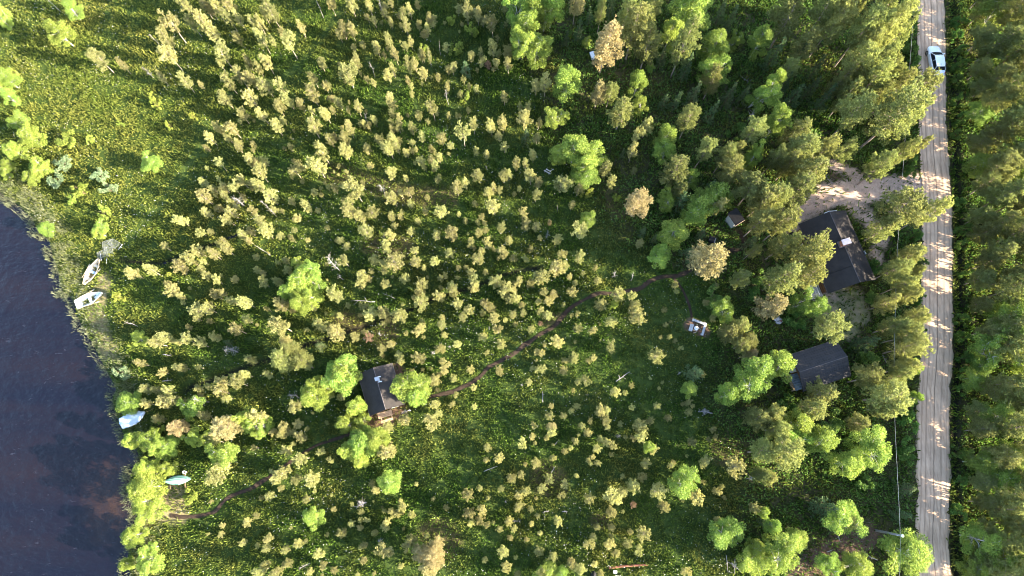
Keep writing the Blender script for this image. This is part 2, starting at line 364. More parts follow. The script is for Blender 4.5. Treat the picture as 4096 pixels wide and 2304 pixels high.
nt.links.new(c, b.inputs['Base Color']); b.inputs['Roughness'].default_value = .10; b.inputs['IOR'].default_value = 1.40; b.inputs['Specular IOR Level'].default_value = .5
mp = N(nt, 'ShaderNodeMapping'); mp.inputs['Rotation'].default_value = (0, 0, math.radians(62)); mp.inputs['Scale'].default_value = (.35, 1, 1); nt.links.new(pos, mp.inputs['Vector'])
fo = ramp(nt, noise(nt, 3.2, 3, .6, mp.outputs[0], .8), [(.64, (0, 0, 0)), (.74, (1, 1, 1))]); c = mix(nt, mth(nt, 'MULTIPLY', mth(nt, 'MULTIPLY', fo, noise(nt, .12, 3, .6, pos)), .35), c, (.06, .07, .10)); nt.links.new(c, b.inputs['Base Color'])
h = mth(nt, 'ADD', noise(nt, 2.6, 4, .65, mp.outputs[0]), mth(nt, 'MULTIPLY', noise(nt, .5, 2, .5, pos), 1.2)); bump(nt, b, h, .5, .25)
V = np.vstack([LAKE + 0, ]); lk = MB(); xs = np.linspace(-900, -20, 2)
lk.add([(-900, -420, WATER_Z), (-30, -420, WATER_Z), (-30, 95, WATER_Z), (-900, 95, WATER_Z)], [(0, 1, 2, 3)])
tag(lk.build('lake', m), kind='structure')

TREE_TEXT = '''
T 0 0
b720,105,85,3.5 b615,345,125,4.5 b15,200,65,3.6 b70,800,90,3.6 b25,890,70,3.6 b90,980,70,3.4 y145,735,30,2 b150,1250,75,4 b280,1380,110,4.5
p1010,600,80,5.5 p1225,650,40,4 p1765,290,85,5.5 p1650,380,75,5.5 d1570,420,35,4.5 p1725,575,85,5.5 p1880,60,60,6 p2060,220,85,7 p1935,240,50,5 p2130,330,70,5 p2185,100,45,5.5 p2040,40,50,5.5 p2290,30,70,6 p2400,180,50,5 p2310,190,45,5 p2550,230,50,5 p2400,390,45,4 p2250,560,75,5 p2220,650,30,3 p2490,620,40,4 p2420,780,65,4.8 p2310,840,70,4.5 p2530,800,60,4.5 p2500,690,25,2.5 p2270,990,65,4.5 p2530,990,75,4.5 d1480,710,35,3 p1620,775,40,3.5 p1870,830,60,4.5 p2025,850,30,2.5 y1565,1050,40,2 y1530,980,30,1.5 y1950,1175,35,1.5 y1700,1265,40,1.5 p2450,1170,50,3.5 p2210,1290,55,3.5 p2360,1310,65,4 p2110,1380,60,4 p2300,1390,35,2.8 p2390,1430,45,3 y1225,1255,25,1.2 y660,1400,110,2 y910,1400,40,1.5 d505,15,30,4 p2130,110,40,4
T 1024 0
p100,40,70,5 p170,150,65,5 p75,130,35,4 p40,240,50,4.5 p455,280,50,4 p290,370,40,4 p350,470,80,5 p60,400,55,5.5 p160,400,40,3 p750,25,60,5 d620,40,30,5 p960,40,60,5 p1140,60,45,4 d1250,40,30,4 p1360,20,30,3 p115,640,60,4.5 p20,680,50,4 p660,650,50,3.5 p870,290,65,4.5 p965,310,45,4 p840,350,40,3 p1350,430,40,4.5 p1400,540,45,4.5 p1220,490,40,4 p1000,565,30,3 p1010,650,50,4 p930,760,95,5.5 d1165,690,30,4 p1190,840,30,2 p585,800,50,3.5 p100,860,75,5 p275,900,65,4 p330,1010,65,4 p230,1080,60,4 p440,1050,45,3.8 p565,950,70,5 p560,1105,35,2.5 p710,1160,55,4 p835,1030,50,3.5 p775,1110,30,2.5 p710,890,40,2.5 p1025,1090,45,4 p1345,1010,60,4.5 p1365,1145,35,2.5 p1445,1180,35,3 p1195,1215,35,3 d1105,1180,40,3 p1090,1250,30,2.5 p1140,1280,30,2 p580,1290,70,5 p935,1290,55,5 p210,1280,60,4 p60,1150,60,4.5 p280,1210,35,2 p750,1400,55,4 p900,1390,55,4 p1660,550,45,3.5 p1475,165,35,3.5 p1355,230,30,2.5 p1510,270,45,4 p1560,420,35,3.5 p1510,470,35,2.5 p1545,90,40,4 p1750,190,35,3.5 p1720,295,40,3 p1640,270,30,2.5 p1740,560,30,4.5 p1530,650,40,4 p1600,640,45,4 p1690,740,45,3.5 p1375,690,40,4 p1330,760,45,3.5 p1525,810,30,2.5 p1565,880,25,2 p1925,880,30,3 d1920,960,30,4 p1780,1120,70,4.5 p1640,1160,40,3 p2135,1105,25,2 p1940,1160,25,2 p2020,1165,22,2 p2190,1270,45,3.8 p2485,1240,55,4.5 p2090,1380,80,4.8 p1670,1370,45,3.5 p1870,1395,55,3.5 p1565,1280,50,4 p1435,1270,45,3.5 p1370,1310,35,3 p1240,1410,50,3 p1380,1410,55,4 p2380,500,50,5 p2260,530,35,3.5 p2160,570,40,3 p2120,100,60,5.5 p2235,150,40,4 p2380,260,70,4.5 s2110,690,70,3 p1980,690,40,2.5 x2330,660,32,2 y2180,320,60,2.5 y1960,200,50,2.2 y2030,490,70,2 y1700,500,50,2 p2500,980,50,3.5 p2370,1290,55,4 p2450,1370,40,3 y2100,980,60,1.8 d1840,460,18,3.8 p2210,900,30,2.5 p2140,870,25,2.2 p1830,780,30,2.2 p2540,650,55,4 p2540,560,50,4
T 2048 0
b110,280,130,8 b60,120,130,8 b200,60,130,8 b400,60,130,8 b60,400,110,8 b240,470,140,7 b330,100,110,8 o640,50,80,7 o950,430,165,12 F1150,160,110,11 F1230,300,150,11 F1380,430,120,10 F900,120,60,8 b1590,340,110,7 F1740,430,130,13 b2060,430,140,7 b2190,400,60,5 b1850,90,200,9 b2490,410,110,7 b2100,690,130,7 F2030,800,110,8 b2500,900,110,8 b1400,680,40,2 b1265,830,95,6 o870,930,90,7 F985,940,70,6.5 F1110,1110,130,9 b1300,1060,75,4 b560,830,140,7 p530,830,70,6 p340,830,70,6 b490,1130,95,4.5 p240,860,60,4.5 p130,1200,75,5 p270,1240,40,3 s1530,1030,65,4 s1650,1020,60,5 F1770,1230,100,8 b1555,1390,105,5.5 p1240,1400,70,4.5 p1360,1260,75,6 s2010,1140,70,6 s2170,980,80,6 s1830,960,80,6 s1750,700,80,7 s2090,150,70,6 s2200,200,60,6 F1400,60,130,9 s780,170,50,4 s670,320,70,5 b740,410,45,2 F2400,1330,110,8 d2420,1150,80,3 s2330,960,60,5 h2290,1330,90,2.5 s1500,600,70,5 s140,1380,60,4 p250,1390,40,3 p80,1080,35,3 p160,1100,35,3 s1000,40,70,8 s550,400,50,4
T 3072 0
F230,150,180,12 F560,130,130,13 F850,90,120,13 F1150,100,130,14 F1380,60,100,13 F650,250,120,12 F400,420,130,9 F950,330,140,13 F1180,320,130,14 F1320,350,90,12 F960,500,130,12 F850,700,140,12 F1080,640,120,12 F1150,770,110,10 F1020,850,120,12 F820,950,110,10 F1090,980,110,10 F1520,920,130,9 F1300,900,110,11 F830,1180,150,11 F1270,1180,220,14 F1450,1140,90,12 F730,820,100,10 s60,560,90,7 s300,560,80,7 b50,880,90,8 b90,1240,120,8 F300,1330,130,8 s480,700,60,6 s560,1000,80,7 s260,980,90,6 F180,720,80,7 s150,850,80,6 s430,900,70,6 h1440,320,60,2 h1440,480,70,2.2 h1450,620,70,2.2 h1430,720,60,2 h1930,200,60,2 h1910,350,60,2 h1940,500,60,2 h1930,650,60,2.4 h1920,800,60,2 h1910,1000,60,2.2 h1930,1200,60,2 h1910,1350,60,2
T 0 576
b140,70,90,4 b390,190,80,3.4 b300,320,70,3.2 b20,300,50,2.6 b80,200,60,2.5 w560,360,90,1.3 w1010,320,75,2 w1110,450,70,1.8 b1450,180,90,3 w640,200,90,1.5 y830,470,75,2.2 y720,580,50,1.5 y1050,670,60,2.2 b990,800,60,2.8 b1000,890,60,2.5 b470,850,75,2.4 p2080,35,30,2.5 p2060,540,70,4 p2040,390,45,3 p2230,220,50,3 p2390,30,40,3 p2530,180,60,4 p2450,390,65,3 p2560,410,40,3 p2150,450,45,3 p2260,440,45,3 p2360,450,55,3.5 d2400,560,60,3.5 p2250,520,40,2.8 p2080,700,45,3 p2220,650,40,2.5 p2340,690,60,3.5 p2560,680,50,3 p2310,770,60,3 p1830,770,70,3.5 p2030,890,45,2.5 p2440,920,55,3.5 p2530,890,40,2.6 p2510,970,40,2.6 p2130,880,30,2 p1680,1050,40,2.2 p2010,1085,60,3.5 p2150,1110,60,4 p2290,1070,55,3.5 p1895,1160,75,4 p1820,1230,80,4 p2030,1260,40,2.5 p2090,1320,40,3 p2180,1370,50,3 p1340,1300,60,4 p1520,1270,60,4.2 y1705,1310,20,1 p1710,1425,45,3 p2330,590,35,2
T 1024 576
p660,70,80,6.5 p620,230,95,6 p890,60,75,5 p410,285,65,3.5 p790,450,45,3 p155,545,75,4 p50,300,70,4.5 p30,430,60,4 p100,180,40,2.5 p20,220,50,3 p345,25,35,2.5 p1120,50,40,3 p1300,50,60,4 p1350,70,55,4 p1420,30,40,4 p1515,95,35,2.5 p1760,45,35,2.5 p1840,140,35,3 p1760,160,45,3 p1800,220,40,3 p1010,480,110,6 p960,690,75,5 p1060,720,60,4 p1180,685,65,3.5 p500,620,60,4.5 d120,640,25,6 p30,770,60,4 p110,890,75,4.2 d70,1060,40,4.5 d755,1180,65,7.2 d845,1330,45,3 p900,1190,60,3.2 p300,1180,40,2.5 p330,1275,50,3 b480,1260,60,4 p70,1300,30,2 p80,1400,60,3.5 p240,1390,45,3 b420,1390,140,5.5 b580,1400,100,5 p1120,880,75,4 p1365,935,60,3 p1390,560,70,4 d1270,460,60,4 p1465,490,35,3 p1550,500,48,3 p1510,340,30,2.5 p1360,295,50,4 p1720,540,30,2 p1550,610,35,2.5 p1360,730,45,3.2 p1450,740,30,2.2 p1470,680,25,2 p1390,830,35,2 p1630,770,35,2.5 p1560,880,40,2.5 p1850,690,75,3.5 p1700,690,30,2 p2040,710,25,2 p2020,450,60,4 p2110,390,50,4 p2240,320,60,4 p2205,600,35,2.5 p2340,490,50,3.5 p2385,450,40,4 p2450,480,30,2.5 p2320,110,35,2.8 p2220,90,35,2 d2320,220,30,2 p2490,330,60,3.5 p2545,300,45,4 p2500,30,40,3 p2400,660,70,3.5 p2280,750,35,2 p2110,780,30,2 p1970,900,75,4 p1820,910,55,3.5 p2245,890,40,3 p2155,1005,55,3 p1950,1100,50,3.2 p2330,1020,55,3 p2470,860,45,3 p2550,980,40,3 p2490,1110,65,3.5 p2260,1170,65,3.5 p2270,1080,40,3 p1805,1180,50,2.8 p1600,1080,42,2.5 p1320,1065,60,3.5 p1400,1200,95,4.5 p1190,1180,60,3 p1610,1220,60,3.2 p1690,1240,30,2 p2035,1245,30,2 p2110,1240,30,2 p2310,1290,28,2.2 p1860,1350,35,2.2 p1500,1350,55,2.5 p1300,1410,50,2.5 p1060,1370,85,4 p1650,1425,65,3 p2200,1400,60,3.5 p2430,1380,75,3.5 p1980,1430,50,2.8 p2300,800,30,2 p2240,800,25,2
T 2048 576
b620,60,160,6.5 b830,80,130,6.5 b480,90,90,5 b640,290,110,5 b780,180,80,6 p40,200,48,4 p140,200,45,4 p215,130,40,3.5 p190,350,60,3.5 p270,390,45,3.5 p490,410,95,4.5 p660,460,50,4 p930,250,75,5 p990,390,50,4.5 p1220,70,60,6 s1110,100,35,3 p1230,270,35,2.5 b1550,70,110,5 F1640,270,140,7.5 b1800,360,80,5.5 F1700,480,90,6 b1570,600,80,4 s1690,580,90,6 F1930,90,90,8 F2140,130,90,8 F2260,70,70,8 b2400,180,80,6.5 F2200,280,120,8 s1980,460,90,5 F2400,480,150,8 F2520,580,150,9 b1880,610,150,5.5 b1820,720,120,5 p2090,630,60,6 b2140,570,70,5 o1265,600,125,7.5 p600,620,38,3 p110,720,55,3 y770,490,60,2 y1060,550,45,2 b760,770,85,3.5 p700,890,90,4.5 o375,790,22,2 p240,530,45,3.5 d460,640,18,2.5 p140,830,60,2.5 p240,840,45,2.5 d350,910,30,2.5 p280,940,30,2 p460,970,50,2.8 b1610,900,150,5 b1510,1070,100,4.5 s1315,890,50,3.5 s1430,960,40,3 o1980,1180,170,10 s1780,1110,90,4 s1900,920,60,4 F2480,790,110,9 s2400,1000,80,5 F2420,1080,60,6 F2300,1350,90,5 h2450,1350,90,2.5 p190,1055,35,2.5 p140,1160,35,2.2 p20,1150,40,2.5 p500,1120,50,3 p680,1160,58,3.5 p450,1260,85,4.5 p280,1350,85,4 p530,1240,45,4 p840,1240,32,2.2 p710,1300,25,1.8 p860,1370,42,2.8 d1025,1310,40,2.8 d1220,1340,45,3 p580,1350,30,2 p640,1400,30,2 p60,1390,55,3 p170,1410,45,2.8 p70,450,25,2.2 p20,500,25,2 p1280,1000,40,3
T 3072 576
F300,60,170,10 F50,170,90,8 F550,80,110,9 F230,200,100,9 F430,300,190,10 F60,580,120,9 F300,500,170,10 F130,820,130,10 F400,1130,175,12 F180,1000,120,11 F150,1330,170,11 F400,1320,120,10 F1150,210,120,10 F1310,680,200,11 F1600,700,100,11 F1180,840,120,9 F1400,1130,120,9 F1250,1270,110,8 F1450,1280,70,7 F1330,1420,90,8 s840,130,40,4 F800,40,90,7 h1430,180,70,2.2 h1430,290,60,2 h1470,930,60,2.5 h1530,1200,55,2.5 h1100,1230,80,2.2 F1380,60,80,10 F1500,40,60,9 h1960,850,60,2.4 h1940,600,60,2 h1960,1000,60,2 h1980,1280,60,2.2
T 0 1152
y1200,95,50,2 p2000,220,80,4 p2100,210,60,4 p1995,310,35,2 p1740,30,70,4 p1810,85,40,3 p2180,80,50,3 p2340,130,55,3.5 p2490,150,70,4.5 p2500,330,50,3 p2420,430,70,3.5 p2180,490,55,3 p1900,400,30,2 d1310,360,40,3 b1390,510,70,3 p1580,550,70,4.5 p1680,490,60,4 p1890,530,65,3.5 p1800,545,30,2.2 p2040,570,60,3 d2330,620,65,3.5 s2290,550,40,2.5 p1420,760,40,3.5 p1790,790,45,3 p1850,800,45,3 p1640,850,50,2.5 p1480,1010,55,3.5 p1570,1030,45,3 p1700,1040,55,3.5 p1680,1150,75,4 p1770,1140,60,4 p1510,1170,50,2.5 b1290,1130,120,3 b1860,1240,100,4 d2010,1130,60,4.5 p2230,1040,75,4 p2240,960,60,4 p2110,1000,40,3 p2400,960,85,5 p2530,730,60,3.5 p2480,870,50,4 p2000,1010,40,2.5 p1600,1310,45,3.5 o1780,1400,100,5 o2290,1390,125,5.5 p2050,1290,60,4 b2530,1300,70,5 w1230,870,70,1.5 p2290,1105,40,2.8 y1590,1420,60,2
T 1024 1152
b460,150,100,5 b560,90,110,5 b340,50,80,5 p810,65,85,4.5 p260,180,70,4.5 p280,390,110,5.5 p310,530,65,4 F270,740,140,8 F480,760,100,6.5 F370,640,90,7 p660,390,75,4.5 p820,460,90,5.5 p1000,500,45,3 p1280,240,70,4 p1160,260,75,3.5 p1460,280,80,4 p1365,560,45,2.2 p1640,420,75,3.2 p1650,140,75,4 p1660,40,55,4 p1860,90,60,3.5 p1990,40,60,3.5 p2200,10,60,3.5 p2050,180,60,3 p2080,290,45,2.8 p2160,220,55,3 p2320,170,65,3 p2500,50,80,3.5 p2550,120,50,3 p1870,290,35,2.2 p1860,390,50,2.8 p1900,480,35,2 p2400,330,55,2.8 p2440,430,50,2.8 p2460,560,55,3 p2515,320,28,1.8 p1860,610,50,2.6 p2030,560,45,2.2 p2320,650,30,1.8 p2150,820,40,2 p1900,810,70,3 p1660,710,70,3 p1810,930,60,3 p1990,920,40,2.2 p2200,1010,35,2 p2455,830,50,2.2 b1650,965,140,6 b1630,1080,100,5.5 b830,750,150,6.5 b900,880,140,6 b600,1080,140,5.5 b720,1010,90,5 b1040,1200,95,4.5 b1110,1280,60,3 b910,1380,90,4.5 p400,1180,70,4 d380,1090,55,4 d1530,1220,85,3.5 p1810,1160,50,2.2 p1970,1170,35,2 p2190,1190,30,1.8 p2010,1080,30,1.8 p50,1300,85,4.5 b90,1380,90,4 p290,1420,60,3 p450,1380,50,2 p1340,1390,60,3 p1520,1320,60,3 p1780,1340,90,4 p1830,1270,50,3 d1785,650,30,1.5 d1950,590,30,1.5 s640,590,60,2.5 p130,880,50,3 x1140,520,45,2 d1240,460,40,2 p850,280,30,3 y2300,440,25,1.5 p2290,490,45,2
T 2048 1152
p320,40,50,3 p410,80,45,3 p355,130,50,3 p270,130,35,2.2 p50,110,55,3 p100,170,35,2.2 p110,255,40,3 p10,280,40,2.5 p30,20,40,2.5 p615,45,55,3 p520,165,28,1.8 p275,245,40,2.2 p350,280,50,2.2 x280,360,25,1.5 p175,435,38,2 p890,180,65,3.5 p1060,100,70,3.5 p1200,100,50,3 p1240,270,95,4.5 p1220,170,60,4 p1000,340,65,3 b1030,160,40,1.5 p805,430,45,2.2 p650,400,45,1.8 p650,270,30,1.8 p470,550,70,3 p330,575,25,1.5 p620,710,48,2.2 p825,715,35,1.8 p1000,590,65,3 p1460,690,80,4 p740,930,58,3 p250,830,38,2 p1030,1050,55,3 s1840,850,100,4 b1780,1030,75,3 d1680,860,35,1.6 b2380,1000,165,6.5 b2170,1090,110,5 b2200,260,95,5 F2190,430,120,5.5 F2300,370,80,5.5 F2400,520,100,5 F2310,570,80,5 o2410,660,55,3.5 p2320,690,60,3 b2530,780,60,5 p895,1240,65,3 p960,1230,50,3 p950,1350,50,2.8 p790,1335,35,2 p390,1285,45,2.2 p220,1380,35,2 o390,1410,48,2.5 p695,1390,38,2.2 p1270,1380,75,3 p1320,1430,50,3 p960,1400,35,2.2 F2480,1300,130,6 d1950,1245,50,1.6 d100,980,30,1.8 h2450,50,90,1.5 h2000,100,110,1.2
T 3072 1152
o50,180,140,8 b320,130,120,6 h520,165,55,1.8 h1050,90,80,2.2 F600,380,145,8 h280,350,110,2 F1210,140,100,7 F1410,80,100,8 F1430,310,90,8 F1260,380,110,8 F1370,480,110,8 F1400,590,130,9 s970,560,110,6.5 F1380,800,120,8 b1450,830,70,6 F1300,900,110,8 F960,890,130,7 b130,800,145,6 F560,1050,130,7.5 F450,1200,130,7.5 F1190,1090,180,9 F1200,1200,130,8 b1450,1120,65,5 h1500,120,55,2.4 h1530,400,50,2.4 h1000,680,110,2.2 h200,1180,100,2.4 b280,1380,140,6 F40,1250,90,6 F90,1420,100,7 h600,1330,140,2 F920,1370,110,5 h1420,1330,100,2.4 h2000,700,60,2.4 h1970,300,60,2 h1970,480,60,2.2 h1990,850,60,2 h1980,1000,60,2
T 0 1728
b1330,90,85,4 b1490,70,100,4.5 b1650,130,120,3 b1900,100,70,3 b1470,350,100,5 b1460,560,150,6 b1480,680,125,5.5 b1690,350,70,4 b2150,270,120,5 p2250,360,80,4.5 p2180,460,100,4.5 p2190,100,55,3 b1350,1030,105,4 b1420,1280,115,4.5 b1520,1170,60,3 b1290,1320,70,3.5 y1900,660,85,1.6 p2490,900,45,2 b2050,40,60,3.5
T 1024 1728
b1100,110,140,5.5 b1230,60,120,5 b1030,190,90,4.5 b1070,290,70,4 p1330,190,90,4.5 p330,185,60,3 p480,260,75,4 p260,400,95,4.5 p570,450,80,3 p400,480,50,3 p470,60,60,2.5 b30,20,55,3.5 p280,20,50,3 b1360,530,115,4 p1200,580,50,3 b570,880,100,4 p600,590,22,1 p505,665,30,1.8 p785,780,30,2 p1070,805,30,2 p1470,750,52,3 p1370,800,35,2.2 p1290,790,28,1.8 p1560,825,38,2.5 p1310,905,45,3 p960,920,35,2.5 p880,1010,50,2.8 p1060,960,30,2 p1200,1010,35,2.5 d1255,1090,45,3 p140,1060,50,2.5 p420,1120,50,3 p290,1190,50,3 p110,1170,45,2.5 p640,1230,60,3.5 p60,1400,60,4 p210,1410,60,4 p330,1320,50,3 p90,1330,50,3 d490,1350,30,4 p540,1410,40,2.6 p790,1390,35,2.2 p1060,1160,30,2 p1100,1130,35,2.2 p1310,1190,90,4 p1560,1090,80,4.5 b1610,1160,70,4 o1810,1250,110,6 o1760,1360,105,6 o1680,1210,85,5 o1830,1140,70,5 p1720,1040,30,1.5 p2330,150,45,3 p2320,280,30,2 p2440,270,55,2.5 p2560,470,50,3 p2250,570,35,2.2 p2150,630,60,3.2 p2340,660,30,2 p2130,820,65,3 p2270,780,55,3 p2250,870,50,2.8 p2160,920,45,3 p2320,940,35,2.2 p2390,915,22,1.5 p2450,980,35,2.2 p2550,880,45,2.5 p2470,560,35,2.5 d2510,700,35,2.5 p2500,1180,65,3.5 p2300,1290,35,2.2 p2515,1330,55,3 p2560,1070,35,2.2 p1460,1350,30,2 p1190,1420,25,1.8 d1060,720,50,3.2
T 2048 1728
p400,20,50,2.5 p350,55,30,2 p205,50,40,2.5 p110,110,58,3 p235,115,22,1.5 p635,90,35,2 p885,65,40,2.4 p835,165,45,2.5 p525,190,35,2.2 p590,155,28,1.8 p1000,145,48,2.5 p1300,20,70,3 b1370,140,60,3 d1070,40,35,2 p250,300,55,2.8 p130,320,22,1.5 p400,260,35,2.2 p765,280,28,1.8 p790,320,28,1.8 p1340,320,55,2.5 p1600,340,35,3 b1780,440,130,5 p1940,300,70,3 p2250,360,100,4.5 d2400,470,60,3 F2500,200,120,7 F2500,430,90,5 p1840,640,80,3.5 p1430,580,90,3.8 p1210,550,75,3.5 p1290,460,45,2.5 p1000,660,95,4 p1100,610,60,3.5 p990,800,55,3.5 p1530,750,65,3 x1220,720,35,1.8 p1120,800,22,1.5 p770,650,55,2.8 p490,630,40,2 p380,480,50,2.8 p300,570,55,2.6 p130,600,50,2.8 p70,650,45,2.6 p80,750,60,2.8 p20,490,30,2 p530,520,45,2 p240,665,22,1.5 p640,440,25,1.5 p90,420,40,2.2 p185,775,32,2 p455,900,55,2.6 p265,840,28,1.8 p200,920,30,2 p25,960,35,2 p280,1015,30,2 p140,1080,25,1.8 p850,960,38,2.4 p995,960,38,2.2 p1000,1040,30,2 p760,1110,60,3 p820,1050,40,2.4 p975,1130,60,3.2 p1040,1220,50,3 p1155,1130,55,2.6 p1190,1010,32,2 p1330,1030,75,3.5 p1270,1180,55,2.6 p420,1240,45,3 p600,1310,60,3.5 p690,1370,60,3.5 p825,1330,38,2.2 b380,1390,110,3.5 b500,1400,70,3 p300,1420,60,3 p40,1260,25,1.8 p60,1420,35,2 b2230,980,140,5 b2540,800,60,3.5 s2540,920,60,4 p2420,740,55,3 p1730,1390,55,2.5 b2500,1330,120,5 b2480,1180,90,4 p890,1410,35,2 p270,1210,50,2.2 d2220,1330,40,3 p1110,450,30,1.8
T 3072 1728
F123,176,165,9 b317,9,105,6 b545,114,150,6 b809,317,140,6 b1055,264,165,6.5 s563,756,120,6 b880,844,155,6 F791,897,90,5 b290,1082,110,3.5 b88,1302,160,6 b880,1372,140,5 b686,1372,105,5 b1372,1232,215,6.5 h1354,158,90,2 h1407,229,100,2.2 s1389,580,90,4 s1337,827,80,4 F18,440,80,5 b35,950,80,4 h985,528,100,2 b2128,299,120,5 h1950,210,70,2 b2146,1073,160,6 b2339,1266,170,6 b2110,1372,130,5 h1935,792,70,2 h1950,500,60,2
'''

# ------------------------------------------------------------------ ground cover, reeds, undergrowth: leaf by leaf, but nobody could count it
def blades(P, z0, h, w, lean, rs, quad=True):
    """P (N,2) base points -> tilted leaf quads"""
    n = len(P); az = rs.rand(n)*2*np.pi; la = rs.rand(n)*2*np.pi
    side = np.c_[np.cos(az), np.sin(az), (rs.rand(n)-.5)*.8]*w[:, None]/2
    up = np.c_[np.cos(la)*lean, np.sin(la)*lean, np.sqrt(np.maximum(.05, 1-lean**2))]*h[:, None]
    B = np.c_[P, z0]; V = np.stack([B-side*.6, B+side*.6, B+up+side*.45, B+up-side*.45], 1).reshape(-1, 3)
    return V, np.arange(4*n).reshape(n, 4)
def open_ground(P):
    """1 where plants grow, 0 on roads, paths, sand, buildings and water"""
    k = np.ones(len(P)); k[np.abs(road_off(P)) < ROAD_HW+.05] = 0
    for l, r in ((FOOT_A, .40), (FOOT_B, .34), (FOOT_C, .25)): k[poly_dist(P, l) < r] = 0
    for l in DITCHES: k *= np.clip(poly_dist(P, l)/.5, .1, 1)
    k *= 1-.9*cover(P, DRIVE, 1.4); k *= 1-.72*cover(P, YARD+EARTH+LAWN, 1.4); k *= 1-.3*cover(P, PEAT, 2.5); k *= 1-.72*cover(P, DEBRIS, 1.6)
    k *= 1-.45*cover(P, PALE+BEACH, 1.2)
    for cx, cy, a, l, w_ in ((41.04, 25.29, 106.6, 4.4, 2.9), (-15.75, 7.97, 108.9, 2.4, 1.9), (37.31, 10.85, 17.6, 2.9, 2.0)):
        q = np.radians(a); d = P-(cx, cy); k[(np.abs(d@(np.cos(q), np.sin(q))) < l) & (np.abs(d@(-np.sin(q), np.cos(q))) < w_)] = 0
    k[shore_sd(P) < .15] = 0
    return k
rs = np.random.RandomState(7)
def scatter(n, x0=-80, x1=80, y0=-17, y1=68):
    P = np.c_[rs.uniform(x0, x1, n), rs.uniform(y0, y1, n)]; px = np.array(PX(P[:, 0], P[:, 1]))
    return P[(px[0] > -160) & (px[0] < 4260) & (px[1] > -160) & (px[1] < 2470)]
P = scatter(820000); f = forest(P); clump = vnoise(P, 1.1, 31)*.6+vnoise(P, .5, 33)*.4
keep = rs.rand(len(P)) < open_ground(P)*np.clip((clump-.14)*3.4, .5, 1)*np.where(f > .5, .45, 1.0)
P, f, clump = P[keep], f[keep], clump[keep]
big = vnoise(P, 7, 35); tr = np.min([poly_dist(P, t) for t in TRAILS], 0) < .45
h = (.16+.34*clump*(.5+big))*(1+.5*f)*np.where(tr, .35, 1)*rs.uniform(.6, 1.3, len(P)); w_ = rs.uniform(.09, .22, len(P))*(1+.5*f)
Vv, Ff = blades(P, ground_z(P)-.02, h, w_, rs.uniform(.15, .92, len(P)), rs)
cot = (rs.rand(len(P)) < .022*np.clip((vnoise(P, 5, 37)-.35)*4, 0, 1.6)*(1-f))       # cotton-grass tufts
m, nt, b = newmat('bog_plants'); pos = geo(nt); r = attr(nt, 'rnd')
n1, n2 = noise(nt, .11, 4, .6, pos), noise(nt, .8, 4, .65, pos)
c = ramp(nt, mth(nt, 'ADD', mth(nt, 'MULTIPLY', r, .65), mth(nt, 'MULTIPLY', n2, .35)), [(.18, (.014, .036, .006)), (.5, (.05, .10, .014)), (.85, (.12, .17, .03))])
c = mix(nt, ramp(nt, n1, [(.42, (0, 0, 0)), (.66, (.75, .75, .75))]), c, ramp(nt, r, [(.1, (.09, .095, .022)), (.9, (.19, .175, .045))]))
c = mix(nt, mth(nt, 'MULTIPLY', attr(nt, 'sedge'), ramp(nt, n2, [(.3, (.35, .35, .35)), (.6, (1, 1, 1))])), c, ramp(nt, r, [(.1, (.10, .12, .022)), (.9, (.22, .215, .05))]))
c = mix(nt, attr(nt, 'white'), c, (.72, .72, .70))
nt.links.new(c, b.inputs['Base Color']); b.inputs['Roughness'].default_value = .8; b.inputs['Specular IOR Level'].default_value = .04
t = nt.nodes.new('ShaderNodeBsdfTranslucent'); nt.links.new(c, t.inputs[0]); ms = nt.nodes.new('ShaderNodeMixShader'); ms.inputs[0].default_value = .35
nt.links.new(b.outputs[0], ms.inputs[1]); nt.links.new(t.outputs[0], ms.inputs[2]); nt.links.new(ms.outputs[0], nt.nodes['Material Output'].inputs['Surface'])
Vq = Vv.reshape(-1, 4, 3); cc = Vq[cot].mean(1)+np.array([0, 0, .12]); ax = np.array([[.032, 0, -.01], [0, .032, 0], [-.032, 0, .02], [0, -.032, .01]])
Vq[cot] = cc[:, None]+ax[None]*rs.uniform(.7, 1.5, (cot.sum(), 1, 1))
me = np_mesh('bog_plants', Vq.reshape(-1, 3), Ff, {'rnd': ('FACE', rs.rand(len(P))), 'white': ('FACE', cot.astype(float)), 'sedge': ('FACE', np.clip((-26-P[:, 0]+(vnoise(P, 6, 71)-.5)*22)/18, 0, 1)*np.clip((P[:, 1]-12)/14, .2, 1)*.6)})
tag(link('bog_plants', me, [m]), 'low green bog shrubs and sedge with white cotton grass tufts between the trees', 'ground cover', kind='stuff')

# shore reeds and pale sedge along the water
P = np.c_[rs.uniform(-78, -38, 260000), rs.uniform(-17, 42, 260000)]; s_ = shore_sd(P); pale = cover(P, PALE, 1.0)
keep = (s_ > -.5-vnoise(P, .8, 41)*.8) & (rs.rand(len(P)) < np.where(s_ < 2.0, .9, np.clip(1-(s_-2.0)/1.6, 0, 1)*.8)*np.clip((vnoise(P, .7, 43)-.2)*2.5, .15, 1)*(1-.55*pale)*(1-.8*cover(P, BEACH, 1)))
P, s_ = P[keep], s_[keep]; n = len(P)
Vv, Ff = blades(P, np.maximum(ground_z(P), WATER_Z)-.02, rs.uniform(.25, .75, n), rs.uniform(.03, .085, n), rs.uniform(.1, .75, n), rs)
M['reed'] = leafmat('shore_reed', (.085, .10, .05), (.15, .16, .085), (.24, .24, .14), .35, 0)
tag(link('shore_reeds', np_mesh('shore_reeds', Vv, Ff, {'rnd': ('FACE', rs.rand(n))}), [M['reed']]), 'pale reeds and sedge in a band along the dark water', 'reeds', kind='stuff')

